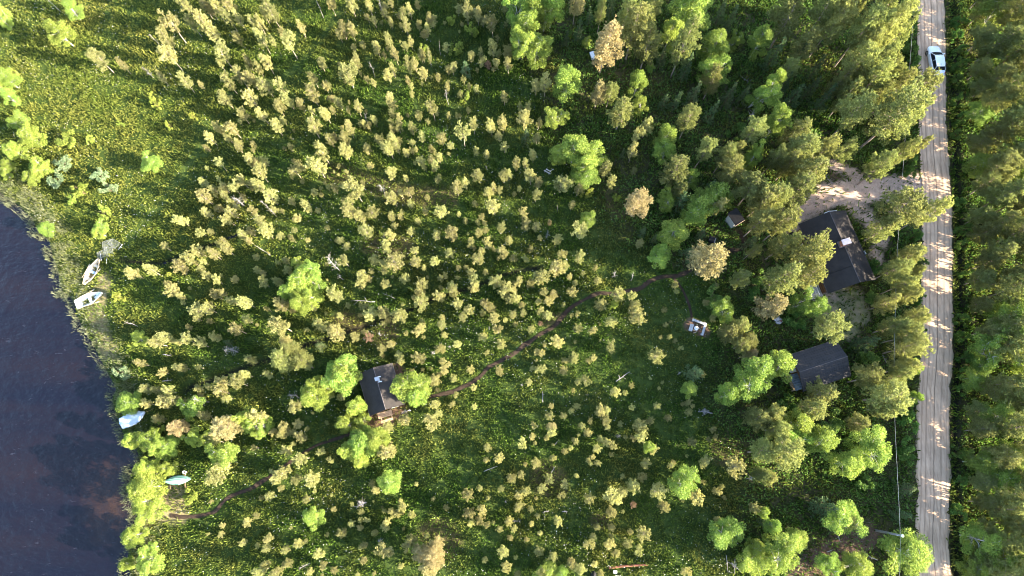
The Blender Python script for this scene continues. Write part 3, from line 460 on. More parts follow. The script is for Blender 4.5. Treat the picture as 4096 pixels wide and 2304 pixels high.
# forest floor bushes (blueberry, young growth), one mass
P = scatter(330000, x0=5); f = forest(P); ro = road_off(P); cl = vnoise(P, 2.3, 51)*.65+vnoise(P, .9, 53)*.35
verge = np.clip(1-np.abs(np.abs(ro)-3.4)/1.5, 0, 1)
og = open_ground(P); og[cover(P, DRIVE+YARD+LAWN, 1.0) > .05] = 0
keep = (rs.rand(len(P)) < og*np.maximum(f*np.clip((cl-.30)*4, 0, 1), verge*.9)*np.where(np.abs(ro) < 2.45, 0, np.where(np.abs(ro) < 2.9, .45, 1))*.8) & (poly_dist(P, DITCH_R) > .45)
P, cl, verge = P[keep], cl[keep], verge[keep]; n = len(P)
ht = rs.rand(n)**.6*(.35+1.5*np.clip(cl-.38, 0, 1)*(1+verge))
Vv, Ff = blades(P, ground_z(P)+ht*.8, rs.uniform(.12, .3, n), rs.uniform(.12, .28, n), rs.uniform(.3, .97, n), rs)
tag(link('forest_undergrowth', np_mesh('forest_undergrowth', Vv, Ff, {'rnd': ('FACE', rs.rand(n))}), [M['bush_leaves']]), 'dark green leafy undergrowth on the forest floor and road verges', 'undergrowth', kind='stuff')

# ------------------------------------------------------------------ trees: each species in a few shapes, crown and trunk apart
def tube_np(pts, rad, n=5):
    pts = np.asarray(pts, float); k = len(pts); d = np.gradient(pts, axis=0); d /= np.linalg.norm(d, axis=1)[:, None]+1e-9
    ref = np.where(np.abs(d[:, 2:3]) > .9, np.array([[1., 0, 0]]), np.array([[0, 0, 1.]]))
    a = np.cross(d, ref); a /= np.linalg.norm(a, axis=1)[:, None]+1e-9; b_ = np.cross(d, a)
    th = np.arange(n)*2*np.pi/n
    V = (pts[:, None]+(a[:, None]*np.cos(th)[None, :, None]+b_[:, None]*np.sin(th)[None, :, None])*np.asarray(rad)[:, None, None]).reshape(-1, 3)
    i, j = np.meshgrid(np.arange(k-1), np.arange(n), indexing='ij'); i, j = i.ravel(), j.ravel(); j2 = (j+1) % n
    return V, np.c_[i*n+j, i*n+j2, (i+1)*n+j2, (i+1)*n+j]
class Acc:
    def __init__(s): s.V = []; s.F = []; s.n = 0
    def add(s, V, F_): s.V.append(V); s.F.append(F_+s.n); s.n += len(V)
    def get(s): return np.vstack(s.V), np.vstack(s.F)
def unit(v): return v/(np.linalg.norm(v, axis=-1, keepdims=True)+1e-9)
def leaves(C, D, L, Wd, r):
    """quads from centres C along directions D"""
    n = len(C); s = unit(np.cross(D, unit(r.randn(n, 3)))); a, e = C-D*L[:, None]*.3, C+D*L[:, None]*.7
    w = s*Wd[:, None]/2
    V = np.stack([a-w*.55, a+w*.55, e+w*.75, e-w*.75], 1).reshape(-1, 3); return V, np.arange(4*n).reshape(n, 4)
def trunk_line(h, r, bend, n=7):
    t = np.linspace(0, 1, n); o = np.cumsum(r.randn(n, 2)*bend, 0)*(t[:, None]**.7)*h/n; o[0] = 0
    return np.c_[o, t*h]
def at_h(T, z): return np.array([np.interp(z, T[:, 2], T[:, 0]), np.interp(z, T[:, 2], T[:, 1]), z])
def crown_mesh(name, C, D, L, Wd, r):
    V, F_ = leaves(C, D, L, Wd, r); return np_mesh(name, V, F_, {'rnd': ('FACE', r.rand(len(C)))})
def make_pine(seed, h, R, z0, nb, tw, prof, rise, tl, trad, bend=.12, limb=.5, nleaf=6, droop=0.0, patchy=.35, top=.0):
    """whorls of branches with needle tufts on side twigs; a share of the branches is missing so that the crown has gaps"""
    r = np.random.RandomState(seed); T = trunk_line(h, r, bend); wood = Acc()
    rad = trad*(1-.85*np.linspace(0, 1, len(T)))+.008; wood.add(*tube_np(T, rad, 7))
    Cs, Ds = [], []; zs = np.linspace(z0, h*.99, nb)+r.randn(nb)*.25*(h-z0)/nb
    skew = r.rand()*2*np.pi
    for i, z in enumerate(np.clip(zs, z0, h)):
        t = (z-z0)/(h-z0+1e-6); az = i*2.4+r.randn()*.5
        ln = R*prof(t)*r.uniform(.65, 1.15)*(1+.22*math.cos(az-skew))
        if r.rand() < patchy*.5: ln *= .45
        d = np.array([math.cos(az), math.sin(az), rise*(.3+t)-droop+r.randn()*.08]); b0 = at_h(T, z)
        k = 5; s = np.linspace(0, 1, k)[:, None]; br = b0+d*ln*s+np.array([0, 0, 1.])*(rise*.35-droop*.3)*ln*s**2+r.randn(k, 3)*.04*ln*s
        wood.add(*tube_np(br, np.linspace(max(.012, trad*limb*(1-.6*t)*min(1, ln/R+.25)), .006, k), 4))
        nt_ = max(2, int(tw*ln/R+.5)); u = .22+.8*np.sqrt(r.rand(nt_)); base = np.array([[np.interp(q, s[:, 0], br[:, a]) for a in range(3)] for q in u])
        off = unit(r.randn(nt_, 3)*np.array([1, 1, .6]))*(.40*ln*(1.15-u)+.13*R)[:, None]*r.rand(nt_, 1)**.5
        c = base+off; Cs.append(np.repeat(c, nleaf, 0)); Ds.append(unit(np.repeat(unit(d[None]*.8+off*1.2+np.array([[0, 0, .45]])), nleaf, 0)+r.randn(nt_*nleaf, 3)*.75))
    if top:
        n = int(top); c = at_h(T, h*.97)+r.randn(n, 3)*np.array([.22, .22, .16])*R; Cs.append(np.repeat(c, nleaf, 0)); Ds.append(unit(r.randn(n*nleaf, 3)+np.array([0, 0, .8])))
    C = np.vstack(Cs); D = np.vstack(Ds); n = len(C); C = C+r.randn(n, 3)*tl*.18
    return crown_mesh('crown', C, D, tl*r.uniform(.6, 1.3, n), tl*r.uniform(.3, .55, n), r), np_mesh('trunk', *wood.get(), smooth=True)
def make_birch(seed, h, R, z0, ncl, nl, ll, trad, stems=1, flat=1.0, dens=1.0):
    """leaf clumps hung on limbs inside an uneven ovoid"""
    r = np.random.RandomState(seed); wood = Acc(); Ts = []
    for s in range(stems):
        T = trunk_line(h*r.uniform(.85, 1), r, .25 if stems > 1 else .14)
        if stems > 1: T[:, :2] += np.linspace(0, 1, len(T))[:, None]*r.randn(2)*R*.4
        wood.add(*tube_np(T, trad*(1-.85*np.linspace(0, 1, len(T)))+.008, 7)); Ts.append(T)
    Cs, Ds = [], []
    for i in range(ncl):
        t = r.rand()**.8; z = z0+(h-z0)*t; pr = math.sin(math.pi*min(1, .2+.72*t))**.75*R*flat; az = i*2.4+r.rand()
        q = r.uniform(.25, 1.0)**.6; c = at_h(Ts[i % stems], min(z, h*.9)); tip = np.array([math.cos(az)*pr*q*.82, math.sin(az)*pr*q*.82, z+r.randn()*.05*h]); tip[:2] += c[:2]
        st = at_h(Ts[i % stems], max(z0*.6, z-.45*pr)); s = np.linspace(0, 1, 4)[:, None]
        wood.add(*tube_np(st*(1-s)+tip*s+np.array([0, 0, .12*R])*s*(1-s)*4, np.linspace(trad*.32, .008, 4), 4))
        rad = R*r.uniform(.16, .36); n = int(nl*(rad/R/.26)**2*dens); v = unit(r.randn(n, 3))*np.cbrt(r.rand(n, 1))*rad; v[:, 2] *= .75
        hang = -.35*np.abs(v[:, :2]).sum(1); v[:, 2] += hang*.5; Cs.append(tip+v); Ds.append(unit(v+r.randn(n, 3)*.5*rad+np.array([0, 0, -.25*rad])))
    C = np.vstack(Cs); C[:, 2] = np.maximum(C[:, 2], .15); n = len(C)
    return crown_mesh('crown', C, np.vstack(Ds), ll*r.uniform(.6, 1.4, n), ll*r.uniform(.45, .85, n), r), np_mesh('trunk', *wood.get(), smooth=True)
def make_dead(seed, h, nb, R, fork=False, z0=.25, rise=.35):
    r = np.random.RandomState(seed); T = trunk_line(h, r, .22); tr_, br_ = Acc(), Acc()
    tr_.add(*tube_np(T, .07*(1-.8*np.linspace(0, 1, len(T)))*(h/5)**.5+.01, 7))
    for i in range(nb):
        t = r.uniform(z0, 1); az = i*2.4+r.randn()*.4; ln = R*r.uniform(.4, 1.1)*(1.15-.7*t); p = at_h(T, h*t)
        d = np.array([math.cos(az), math.sin(az), r.uniform(-.1, 1)*rise+.2*t]); s = np.linspace(0, 1, 5)[:, None]
        b_ = p+d*ln*s+r.randn(5, 3)*.09*ln*s; br_.add(*tube_np(b_, np.linspace(.024, .008, 5)*(h/5)**.4, 4))
        for k in range(r.randint(1, 4)):
            q = r.randint(1, 5); dd = unit(d+r.randn(3)*.7); ss = np.linspace(0, 1, 3)[:, None]; br_.add(*tube_np(b_[q]+dd*ln*.4*ss+r.randn(3, 3)*.03*ln*ss, [.018, .013, .007], 4))
    return np_mesh('bare_branches', *br_.get(), smooth=True), np_mesh('trunk', *tr_.get(), smooth=True)
# nominal radius and height of every shape; copies are scaled from these
round_top = lambda t: (max(.02, math.sin(math.pi*(.16+.80*t))))**.65
bog_top = lambda t: (max(.05, math.sin(math.pi*(.10+.82*t))))**.8
tall = lambda t: max(.10, (1-t)**.62*(.62+.6*min(1, t*3.2)))
cone = lambda t: max(.05, (1-t)**.85)
oval = lambda t: max(.12, math.sin(math.pi*(.22+.70*t))**.75)
SHAPES = {
 'bog': [(1.0, 4.0, make_pine(100+i, 4.0, 1.0, (1.5, 1.9, 1.2, 1.6, 2.1, 1.3, 1.0)[i], (30, 26, 36, 30, 26, 34, 36)[i], (20, 18, 18, 20, 18, 19, 17)[i], bog_top, (.5, .6, .4, .5, .7, .5, .3)[i], .16, .042, .13, .3, 9, 0, .25, 24)) for i in range(7)],
 'bogtall': [(1.0, 5.0, make_pine(130+i, 5.0, 1.0, (1.3, 1.7, 1.5, 1.9)[i], 46, 17, (tall, oval, tall, oval)[i], .4, .16, .046, .11, .3, 9, 0, .25, 18)) for i in range(4)],
 'pine': [(2.0, 11.0, make_pine(160+i, 11.0, 2.0, (3.6, 4.2, 3.0, 4.6, 3.4, 2.4)[i], (78, 70, 82, 66, 76, 84)[i], 36, (tall, oval, tall, round_top, oval, tall)[i], (.4, .5, .35, .55, .45, .3)[i], .19, .12, .06, .25, 9, 0, .25, 20)) for i in range(6)],
 'spruce': [(1.2, 5.0, make_pine(200+i, 5.0, 1.2, .5, 56, 11, cone, .1, .19, .06, .06, .25, 6, .18, .15, 4)) for i in range(3)],
 'birch': [(1.8, 6.5, make_birch(230+i, 6.5, 1.8, (1.5, 1.9, 1.2, 1.6, 1.0)[i], (44, 38, 48, 42, 46)[i], 210, .125, .07, (1, 1, 2, 1, 3)[i])) for i in range(5)],
 'bush': [(1.0, 1.8, make_birch(260+i, 1.8, 1.0, .25, 16, 90, .15, .022, 4, 1.0)) for i in range(3)],
 'dead': [(1.0, 5.0, make_dead(290+i, 5.0, (16, 24, 9, 34)[i], (.8, 1.1, .6, 1.0)[i], z0=(.35, .3, .45, .2)[i], rise=(.4, .6, .3, .7)[i])) for i in range(4)],
}

LM = {  # landmarks used in the labels: photo pixels
 'the cream rowboat': (367, 1090), 'the white rowboat': (358, 1200), 'the tarp-covered boat': (530, 1672), 'the upturned green boat': (712, 1925), 'the mesh fish traps': (438, 985),
 'the lakeside cabin': (1515, 1560), 'the wooden picnic table': (1540, 1660), 'the main house': (3345, 1010), 'the patchy lawn': (3370, 1250), 'the plank-sided outhouse': (2945, 870), 'the hip-height dark hatch': (2848, 955),
 'the fire pit benches': (2790, 1315), 'the lean-to shed': (3285, 1455), 'the white car': (3752, 240), 'the utility pole': (3560, 2135), 'the crumpled white sheet': (3115, 1280), 'the red-brown log': (2510, 2260),
 'the tall bare snag': (1324, 1045), 'the sandy landing beach': (660, 2040), 'the driveway mouth': (3680, 755), 'the round orange pine': (2551, 815), 'the lone clearing pine': (2628, 1426),
 'the round lone birch': (244, 137), "the photo's top left corner": (0, 0), "the photo's top edge middle": (2048, 0), "the photo's bottom edge middle": (2048, 2304), "the photo's right edge middle": (4096, 1152),
 "the photo's bottom right corner": (4096, 2304), "the photo's top right corner": (4096, 0), "the road's top end": (3725, 0), "the road's bottom end": (3738, 2304), "the photo's left edge middle": (0, 1152),
 'the footpath and side trail fork': (2715, 1104), 'the footpath beside the cabin': (1730, 1587), 'the large footpath bend': (2275, 1239), 'the broken pallet': (2192, 680), 'the small red shrub': (1950, 262),
 'the brush debris strip': (3330, 2220), 'the big top birch clump': (2110, 130), "the lake's upper tip": (5, 770), "the lake's bottom shore": (530, 2290), 'the dark ditch pool': (1420, 1312), 'the bottom white box': (2462, 2290),
 'the thin dead pole': (1755, 185), "the photo's centre": (2048, 1152), 'the pair of bare snags': (2495, 1105), 'the bleached fallen tree': (1450, 2012), 'the bare bush by the cabin': (1632, 1637), 'the twin top pine': (404, 245),
}
LMN = list(LM); LMP = np.array([LM[k] for k in LMN], float)
SECT = ['right of', 'below and right of', 'below', 'below and left of', 'left of', 'above and left of', 'above', 'above and right of']
ORD = ['nearest', 'second', 'third', 'fourth', 'fifth', 'sixth', 'seventh', 'eighth', 'ninth', 'tenth', 'eleventh', 'twelfth', 'thirteenth', 'fourteenth', 'fifteenth', 'sixteenth']
def place_phrases(pts):
    """for every point a phrase (rank, side, landmark) that holds for no other point of the list"""
    pts = np.asarray(pts, float); D = pts[:, None]-LMP[None]; R = np.hypot(D[..., 0], D[..., 1])
    S = (np.floor((np.degrees(np.arctan2(D[..., 1], D[..., 0]))+22.5)/45).astype(int)) % 8
    rank = np.zeros(R.shape, int)
    for l in range(len(LMN)):
        for s in range(8):
            i = np.where(S[:, l] == s)[0]; rank[i[np.argsort(R[i, l])], l] = np.arange(len(i))
    out = []
    for i in range(len(pts)):
        l = int(np.argmin(rank[i]*70+R[i]+np.where(R[i] < 25, 400, 0))); k = rank[i, l]
        out.append((ORD[k] if k < len(ORD) else '%dth' % (k+1), SECT[S[i, l]], LMN[l]))
    return out

TREES = []                                            # (kind, crown pixel, crown radius px, height m)
for line in TREE_TEXT.strip().split('\n'):
    q = line.split()
    if q[0] == 'T': ox, oy = int(q[1]), int(q[2]); continue
    for e in q:
        a = e[1:].split(','); TREES.append([e[0], ox+float(a[0])/2.5156, oy+float(a[1])/2.5156, float(a[2])/2.5156, float(a[3])])
rt = np.random.RandomState(5)
# the dense stand right of the road: foot points row by row
rowx = [(3872, 4, 6, 1.3), (3908, 6.5, 9.5, 1.7), (3955, 8, 11, 1.95), (4005, 8, 11.5, 2.0), (4060, 7, 11, 2.0)]
for j, (bu, h0, h1, rr) in enumerate(rowx):
    for v in np.arange(-60+j*37, 2420, (94, 122, 140, 160, 170)[j]):
        v2 = v+rt.uniform(-30, 30); h = rt.uniform(h0, h1)*(1.0 if v2 < 1600 else .82); x, y = W(bu+rt.uniform(-16, 16), v2)
        r_ = rr*rt.uniform(.85, 1.2); k = 'b' if rt.rand() < (.06 if v2 < 1300 else .2) else 'F'
        if k == 'b': h *= .7; r_ *= 1.1
        TREES.append([k, *PX(x, y, h*.6), r_/.0321, h, (x, y)])
BLD = [(41.04, 25.29, 106.6, 5.1, 3.6), (-15.75, 7.97, 108.9, 2.8, 2.4), (37.31, 10.85, 17.6, 3.6, 2.6)]
KINDS = {'p': ('bog', .60), 'F': ('pine', .62), 'o': ('pine', .62), 's': ('spruce', .45), 'b': ('birch', .6), 'y': ('bush', .5), 'h': ('bush', .5), 'w': ('bush', .5), 'd': ('dead', .6), 'x': ('bog', .55)}
recs = []
for n, t in enumerate(TREES):
    k, u, v, r, h = t[:5]; fam, cf = KINDS[k]
    if len(t) > 5: x, y = t[5]
    else: x, y = W(u, v, cf*h)
    scale = (CAM_H-cf*h)/((v-1152)*ST+CAM_F*CT); R = r*scale
    if k == 'p' and h/R > 5.0: fam = 'bogtall'
    # a foot never stands on the road, in a house or in deep water
    P = np.array([[x, y]]); ro = road_off(P)[0]
    if abs(ro) < 2.5: x += (2.6-ro) if ro > 0 else (-2.6-ro)
    for cx, cy, a, l, w_ in BLD:
        q = math.radians(a); d = np.array([x-cx, y-cy]); e = np.array([math.cos(q), math.sin(q)]); f_ = np.array([-e[1], e[0]])
        if abs(d@e) < l+.3 and abs(d@f_) < w_+.3:
            s = 1 if d@f_ > 0 else -1
            if l-abs(d@e) < w_-abs(d@f_): x, y = np.array([x, y])+e*(l+.4-abs(d@e))*(1 if d@e > 0 else -1)
            else: x, y = np.array([x, y])+f_*s*(w_+.4-abs(d@f_))
    sdv = shore_sd(np.array([[x, y]]))[0]
    if sdv < .2:
        i = np.argmin(np.hypot(*(SHORE-(x, y)).T)); x += (.3-sdv)*.9
    recs.append(dict(k=k, fam=fam, u=u, v=v, r=r, R=R, h=h, x=float(x), y=float(y), n=n))
gz_all = ground_z(np.array([[t['x'], t['y']] for t in recs]))
for t, z in zip(recs, gz_all): t['z'] = float(z)-.03
# bog pines: the 300 that show largest are things, the rest one mass
pp = sorted([t for t in recs if t['k'] == 'p'], key=lambda t: -t['r']*(t['r']+t['h']*6)); small = {t['n'] for t in pp[300:]}

CROWN_MAT = {'p': 'bog_needles', 'F': 'pine_needles', 'o': 'rust_needles', 's': 'spruce_needles', 'b': 'birch_leaves', 'y': 'yellow_leaves', 'h': 'bush_leaves', 'w': 'willow_leaves', 'd': 'dead_wood', 'x': 'red_needles'}
BARK = {'p': 'bog_bark', 'F': 'pine_bark', 'o': 'pine_bark', 's': 'stem', 'b': 'birch_bark', 'y': 'stem', 'h': 'stem', 'w': 'stem', 'd': 'dead_wood', 'x': 'stem'}
NAMES = {'p': ('bog_pine', 'pine tree', 'small pines on the open bog'), 'F': ('forest_pine', 'pine tree', 'tall pines of the forest'), 'o': ('forest_pine', 'pine tree', 'tall pines of the forest'),
 's': ('spruce_tree', 'spruce tree', 'young spruces among the pines'), 'b': ('birch_tree', 'birch tree', 'birches among the pines and along the shore'), 'y': ('birch_shrub', 'shrub', 'low shrubs on the bog'),
 'h': ('leafy_bush', 'bush', 'bushes under the trees and along the road'), 'w': ('willow_bush', 'bush', 'grey willows by the shore'), 'd': ('dead_tree', 'dead tree', 'bare dead trees'), 'x': ('red_shrub', 'shrub', 'shrubs with red needles')}
PART = {'p': ('crown', 'trunk'), 'd': ('bare_branches', 'trunk'), 'y': ('foliage', 'stems'), 'h': ('foliage', 'stems'), 'w': ('foliage', 'stems'), 'x': ('foliage', 'stems')}
MESH = {}
def variant(k, fam, i):
    """crown and trunk mesh of a shape with this kind's materials; made once"""
    key = (k, fam, i)
    if key not in MESH:
        R0, h0, (cm, tm) = SHAPES[fam][i]; cm, tm = cm.copy(), tm.copy(); cm.materials.append(M[CROWN_MAT[k]]); tm.materials.append(M[BARK[k]])
        cm.name, tm.name = NAMES[k][0]+'_crown', NAMES[k][0]+'_trunk'; MESH[key] = (R0, h0, cm, tm)
    return MESH[key]
def describe(k, R, h, ph):
    o, side, lm = ph; w_ = R/h
    if k == 'p': a = ('tall ' if h > 4.6 else 'short ' if h < 2.7 else 'medium ')+('slim' if w_ < .2 else 'broad' if w_ > .3 else 'pale-crowned'); nm = 'bog pine'
    elif k == 'F': a = ('towering' if h > 11 else 'stout' if w_ > .24 else 'olive-green'); nm = 'forest pine'
    elif k == 'o': a = 'orange-tinged'; nm = 'pine'
    elif k == 's': a = 'dark tapering' if h > 4.5 else 'small dark'; nm = 'spruce'
    elif k == 'b': a = 'large bright green' if h > 5.4 else 'small bright green' if h < 3.6 else 'bright green'; nm = 'birch'
    elif k == 'y': a = 'low yellow-green'; nm = 'shrub'
    elif k == 'h': a = 'dark green leafy'; nm = 'bush'
    elif k == 'w': a = 'pale grey-green'; nm = 'willow bush'
    elif k == 'd': a = 'bare grey'; nm = 'dead tree'
    else: a = 'reddish'; nm = 'shrub'
    return '%s %s, %s %s %s' % (a, nm, 'nearest one' if o == 'nearest' else o+' one', side, lm)
def tree_thing(t, label):
    k = t['k']; vs_ = SHAPES[t['fam']]; R0, h0, cm, tm = variant(k, t['fam'], t['n'] % len(vs_))
    nm, cat, grp = NAMES[k]; root = empty(nm, (t['x'], t['y'], t['z']), (t['n']*2.39) % (2*math.pi)); s = t['R']/R0*(1.15 if k == 'b' else .93 if k == 'p' else 1.0)
    root.scale = (s, s, t['h']/h0); tag(root, label, cat, grp)
    cn, tn = PART.get(k, ('crown', 'trunk'))
    link(cn, cm, (), root); link(tn, tm, (), root)
    return root
for k_ in ('p', 'Fo', 's', 'b', 'y', 'h', 'w', 'd', 'x'):
    L = [t for t in recs if t['k'] in k_ and t['n'] not in small]
    cat_pts = [(t['u'], t['v']) for t in L]
    for t, ph in zip(L, place_phrases(cat_pts)): tree_thing(t, describe(t['k'], t['R'], t['h'], ph))
# the small remainder of the bog pines and the seedlings: one mass
RAW = {}
def merged(name, items, mats, decim=1):
    Vs, Fs, Rn, Mi, Pl, n = [], [], [], [], [], 0
    for q_, (fam, i, x, y, z, s, sz, rz) in enumerate(items):
        for mi, me in enumerate(SHAPES[fam][i][2]):
            if (fam, i, mi, decim) not in RAW:
                V = np.empty(len(me.vertices)*3, np.float32); me.vertices.foreach_get('co', V); V = V.reshape(-1, 3)
                F_ = np.empty(len(me.loops), np.int32); me.loops.foreach_get('vertex_index', F_); F_ = F_.reshape(-1, 4)
                if decim > 1 and mi == 0: V = V.reshape(-1, 4, 3)[::decim].reshape(-1, 3); F_ = np.arange(len(V)).reshape(-1, 4)
                RAW[(fam, i, mi, decim)] = (V, F_)
            V, F_ = RAW[(fam, i, mi, decim)]
            V = V*(s, s, sz); c, s_ = math.cos(rz), math.sin(rz); V = np.c_[V[:, 0]*c-V[:, 1]*s_+x, V[:, 0]*s_+V[:, 1]*c+y, V[:, 2]+z]
            Vs.append(V); Fs.append(F_+n); n += len(V); Mi.append(np.full(len(F_), mi)); Rn.append(rt.rand(len(F_))); Pl.append(np.full(len(F_), (q_*.618034) % 1))
    return link(name, np_mesh(name, np.vstack(Vs), np.vstack(Fs), {'rnd': ('FACE', np.concatenate(Rn)), 'plant': ('FACE', np.concatenate(Pl))}, np.concatenate(Mi)), mats)
it = []
for t in recs:
    if t['n'] in small: R0, h0, _ = SHAPES[t['fam']][t['n'] % len(SHAPES[t['fam']])]; it.append((t['fam'], t['n'] % len(SHAPES[t['fam']]), t['x'], t['y'], t['z'], t['R']/R0, t['h']/h0, t['n']*2.39))
P = scatter(1500, -62, 40); fz = forest(P); ok = (fz < .3) & (open_ground(P) > .5) & (shore_sd(P) > 8) & (vnoise(P, 9, 77) > .42) & (P[:, 0] > -48+vnoise(P, 12, 78)*16); P = P[ok]; gzP = ground_z(P)
for (x, y), z in zip(P, gzP):
    h = rt.uniform(.8, 2.3); it.append(('bog', rt.randint(7), x, y, z-.03, h*.22*rt.uniform(.7, 1.3), h/4, rt.rand()*6.28))
tag(merged('pine_saplings', it, [M['bog_needles'], M['bog_bark']]), 'smallest pines and seedlings scattered over the open bog', 'saplings', kind='stuff')
# the forest goes on outside the frame (it casts the long shadows)
it = []
for x, y in np.c_[rt.uniform(60, 128, 430), rt.uniform(-60, 100, 430)]:
    u, v = PX(x, y)
    if u < 4110 and -80 < v < 2400: continue
    if abs(x-50) < 8 or x < 100: continue
    it.append(('pine', rt.randint(6), x, y, 0, rt.uniform(.7, 1.1), rt.uniform(.5, .95), rt.rand()*6.28))
for x, y in np.c_[rt.uniform(-30, 60, 260), rt.uniform(66, 100, 260)]:
    if abs(x-51.5) < 5 or x < -10 and rt.rand() < .6: continue
    it.append(('pine', rt.randint(6), x, y, 0, rt.uniform(.5, 1.0), rt.uniform(.5, .9)*(1 if x > 10 else .5), rt.rand()*6.28))
for x, y in np.c_[rt.uniform(0, 60, 120), rt.uniform(-50, -18, 120)]:
    if abs(x-49.6) < 5: continue
    it.append(('pine', rt.randint(6), x, y, 0, rt.uniform(.5, .9), rt.uniform(.4, .8), rt.rand()*6.28))
tag(merged('surrounding_forest', it, [M['pine_needles'], M['pine_bark']], 7), 'pine forest carrying on beyond the road and the clearing', 'forest', kind='stuff')

# ------------------------------------------------------------------ roofing, boards, boats, car: materials
m, nt, b = newmat('roofing_felt'); oc = objco(nt)
c = ramp(nt, noise(nt, 1.2, 5, .65, oc), [(.3, (.022, .020, .020)), (.7, (.034, .030, .028))])
c = mix(nt, mth(nt, 'MULTIPLY', ramp(nt, noise(nt, 26, 3, .7, oc), [(.45, (0, 0, 0)), (.7, (1, 1, 1))]), .35), c, (.055, .048, .043))
nt.links.new(c, b.inputs['Base Color']); b.inputs['Roughness'].default_value = .9; bump(nt, b, noise(nt, 30, 3, .7, oc), .6, .03); M['felt'] = m
m, nt, b = newmat('hex_shingles'); oc = objco(nt)
vo = N(nt, 'ShaderNodeTexVoronoi', Scale=3.4, Randomness=.25); vo.feature = 'DISTANCE_TO_EDGE'; nt.links.new(oc, vo.inputs['Vector'])
vc = N(nt, 'ShaderNodeTexVoronoi', Scale=3.4, Randomness=.25); nt.links.new(oc, vc.inputs['Vector'])
c = ramp(nt, mth(nt, 'ADD', mth(nt, 'MULTIPLY', vc.outputs['Distance'], .8), mth(nt, 'MULTIPLY', noise(nt, 2, 4, .6, oc), .5)), [(.3, (.024, .023, .025)), (.8, (.046, .042, .041))])
c = mix(nt, mth(nt, 'LESS_THAN', vo.outputs['Distance'], .05), c, (.035, .034, .037))
nt.links.new(c, b.inputs['Base Color']); b.inputs['Roughness'].default_value = .88; bump(nt, b, vo.outputs['Distance'], .5, .04); M['shingle'] = m
def boards(name, c0, c1, scale=5.0, axis=0, rough=.8):
    m, nt, b = newmat(name); oc = objco(nt); sx = nt.nodes.new('ShaderNodeSeparateXYZ'); nt.links.new(oc, sx.inputs[0])
    q = mth(nt, 'MULTIPLY', sx.outputs[axis], scale); fr = mth(nt, 'FRACT', q)
    g = N(nt, 'ShaderNodeTexWhiteNoise'); g.noise_dimensions = '1D'; nt.links.new(mth(nt, 'FLOOR', q), g.inputs['W'])
    c = ramp(nt, mth(nt, 'ADD', mth(nt, 'MULTIPLY', g.outputs['Value'], .5), mth(nt, 'MULTIPLY', noise(nt, 4, 5, .7, oc), .5)), [(.2, c0), (.8, c1)])
    c = mix(nt, mth(nt, 'LESS_THAN', fr, .08), c, tuple(x*.3 for x in c0)); nt.links.new(c, b.inputs['Base Color']); b.inputs['Roughness'].default_value = rough; return m
M['brown_boards'] = boards('brown_wall_boards', (.11, .055, .03), (.2, .11, .06), 6, 2)
M['grey_boards'] = boards('weathered_grey_boards', (.30, .28, .25), (.46, .44, .41), 7, 1)
M['pale_wood'] = plain('pale_planed_wood', (.42, .29, .19), .6, .3, 4); M['white_wood'] = plain('white_painted_wood', (.55, .54, .52), .6, .12, 4)
M['trim'] = plain('roof_edge_trim', (.08, .07, .07), .6, .3, 4); M['metal'] = plain('galvanised_metal', (.42, .43, .44), .35, .2, 6, .8)
M['brick'] = plain('chimney_brick', (.33, .15, .10), .85, .35, 7); M['cap'] = plain('pale_chimney_cap', (.5, .41, .39), .7, .15, 5); M['glass'] = plain('dark_window_glass', (.02, .025, .03), .08, .2, 2)
M['black'] = plain('black_rubber', (.018, .018, .019), .8, .3, 6); M['grey_log'] = plain('bleached_grey_log', (.36, .345, .34), .8, .3, 4); M['ash'] = plain('fire_ash', (.08, .07, .065), .95, .5, 6)
m_corr, nt, b = newmat('corrugated_dark_sheet'); oc = objco(nt); nt.links.new(ramp(nt, noise(nt, 2, 4, .6, oc), [(.3, (.07, .085, .10)), (.7, (.13, .15, .17))]), b.inputs['Base Color']); b.inputs['Roughness'].default_value = .45; b.inputs['Metallic'].default_value = .5

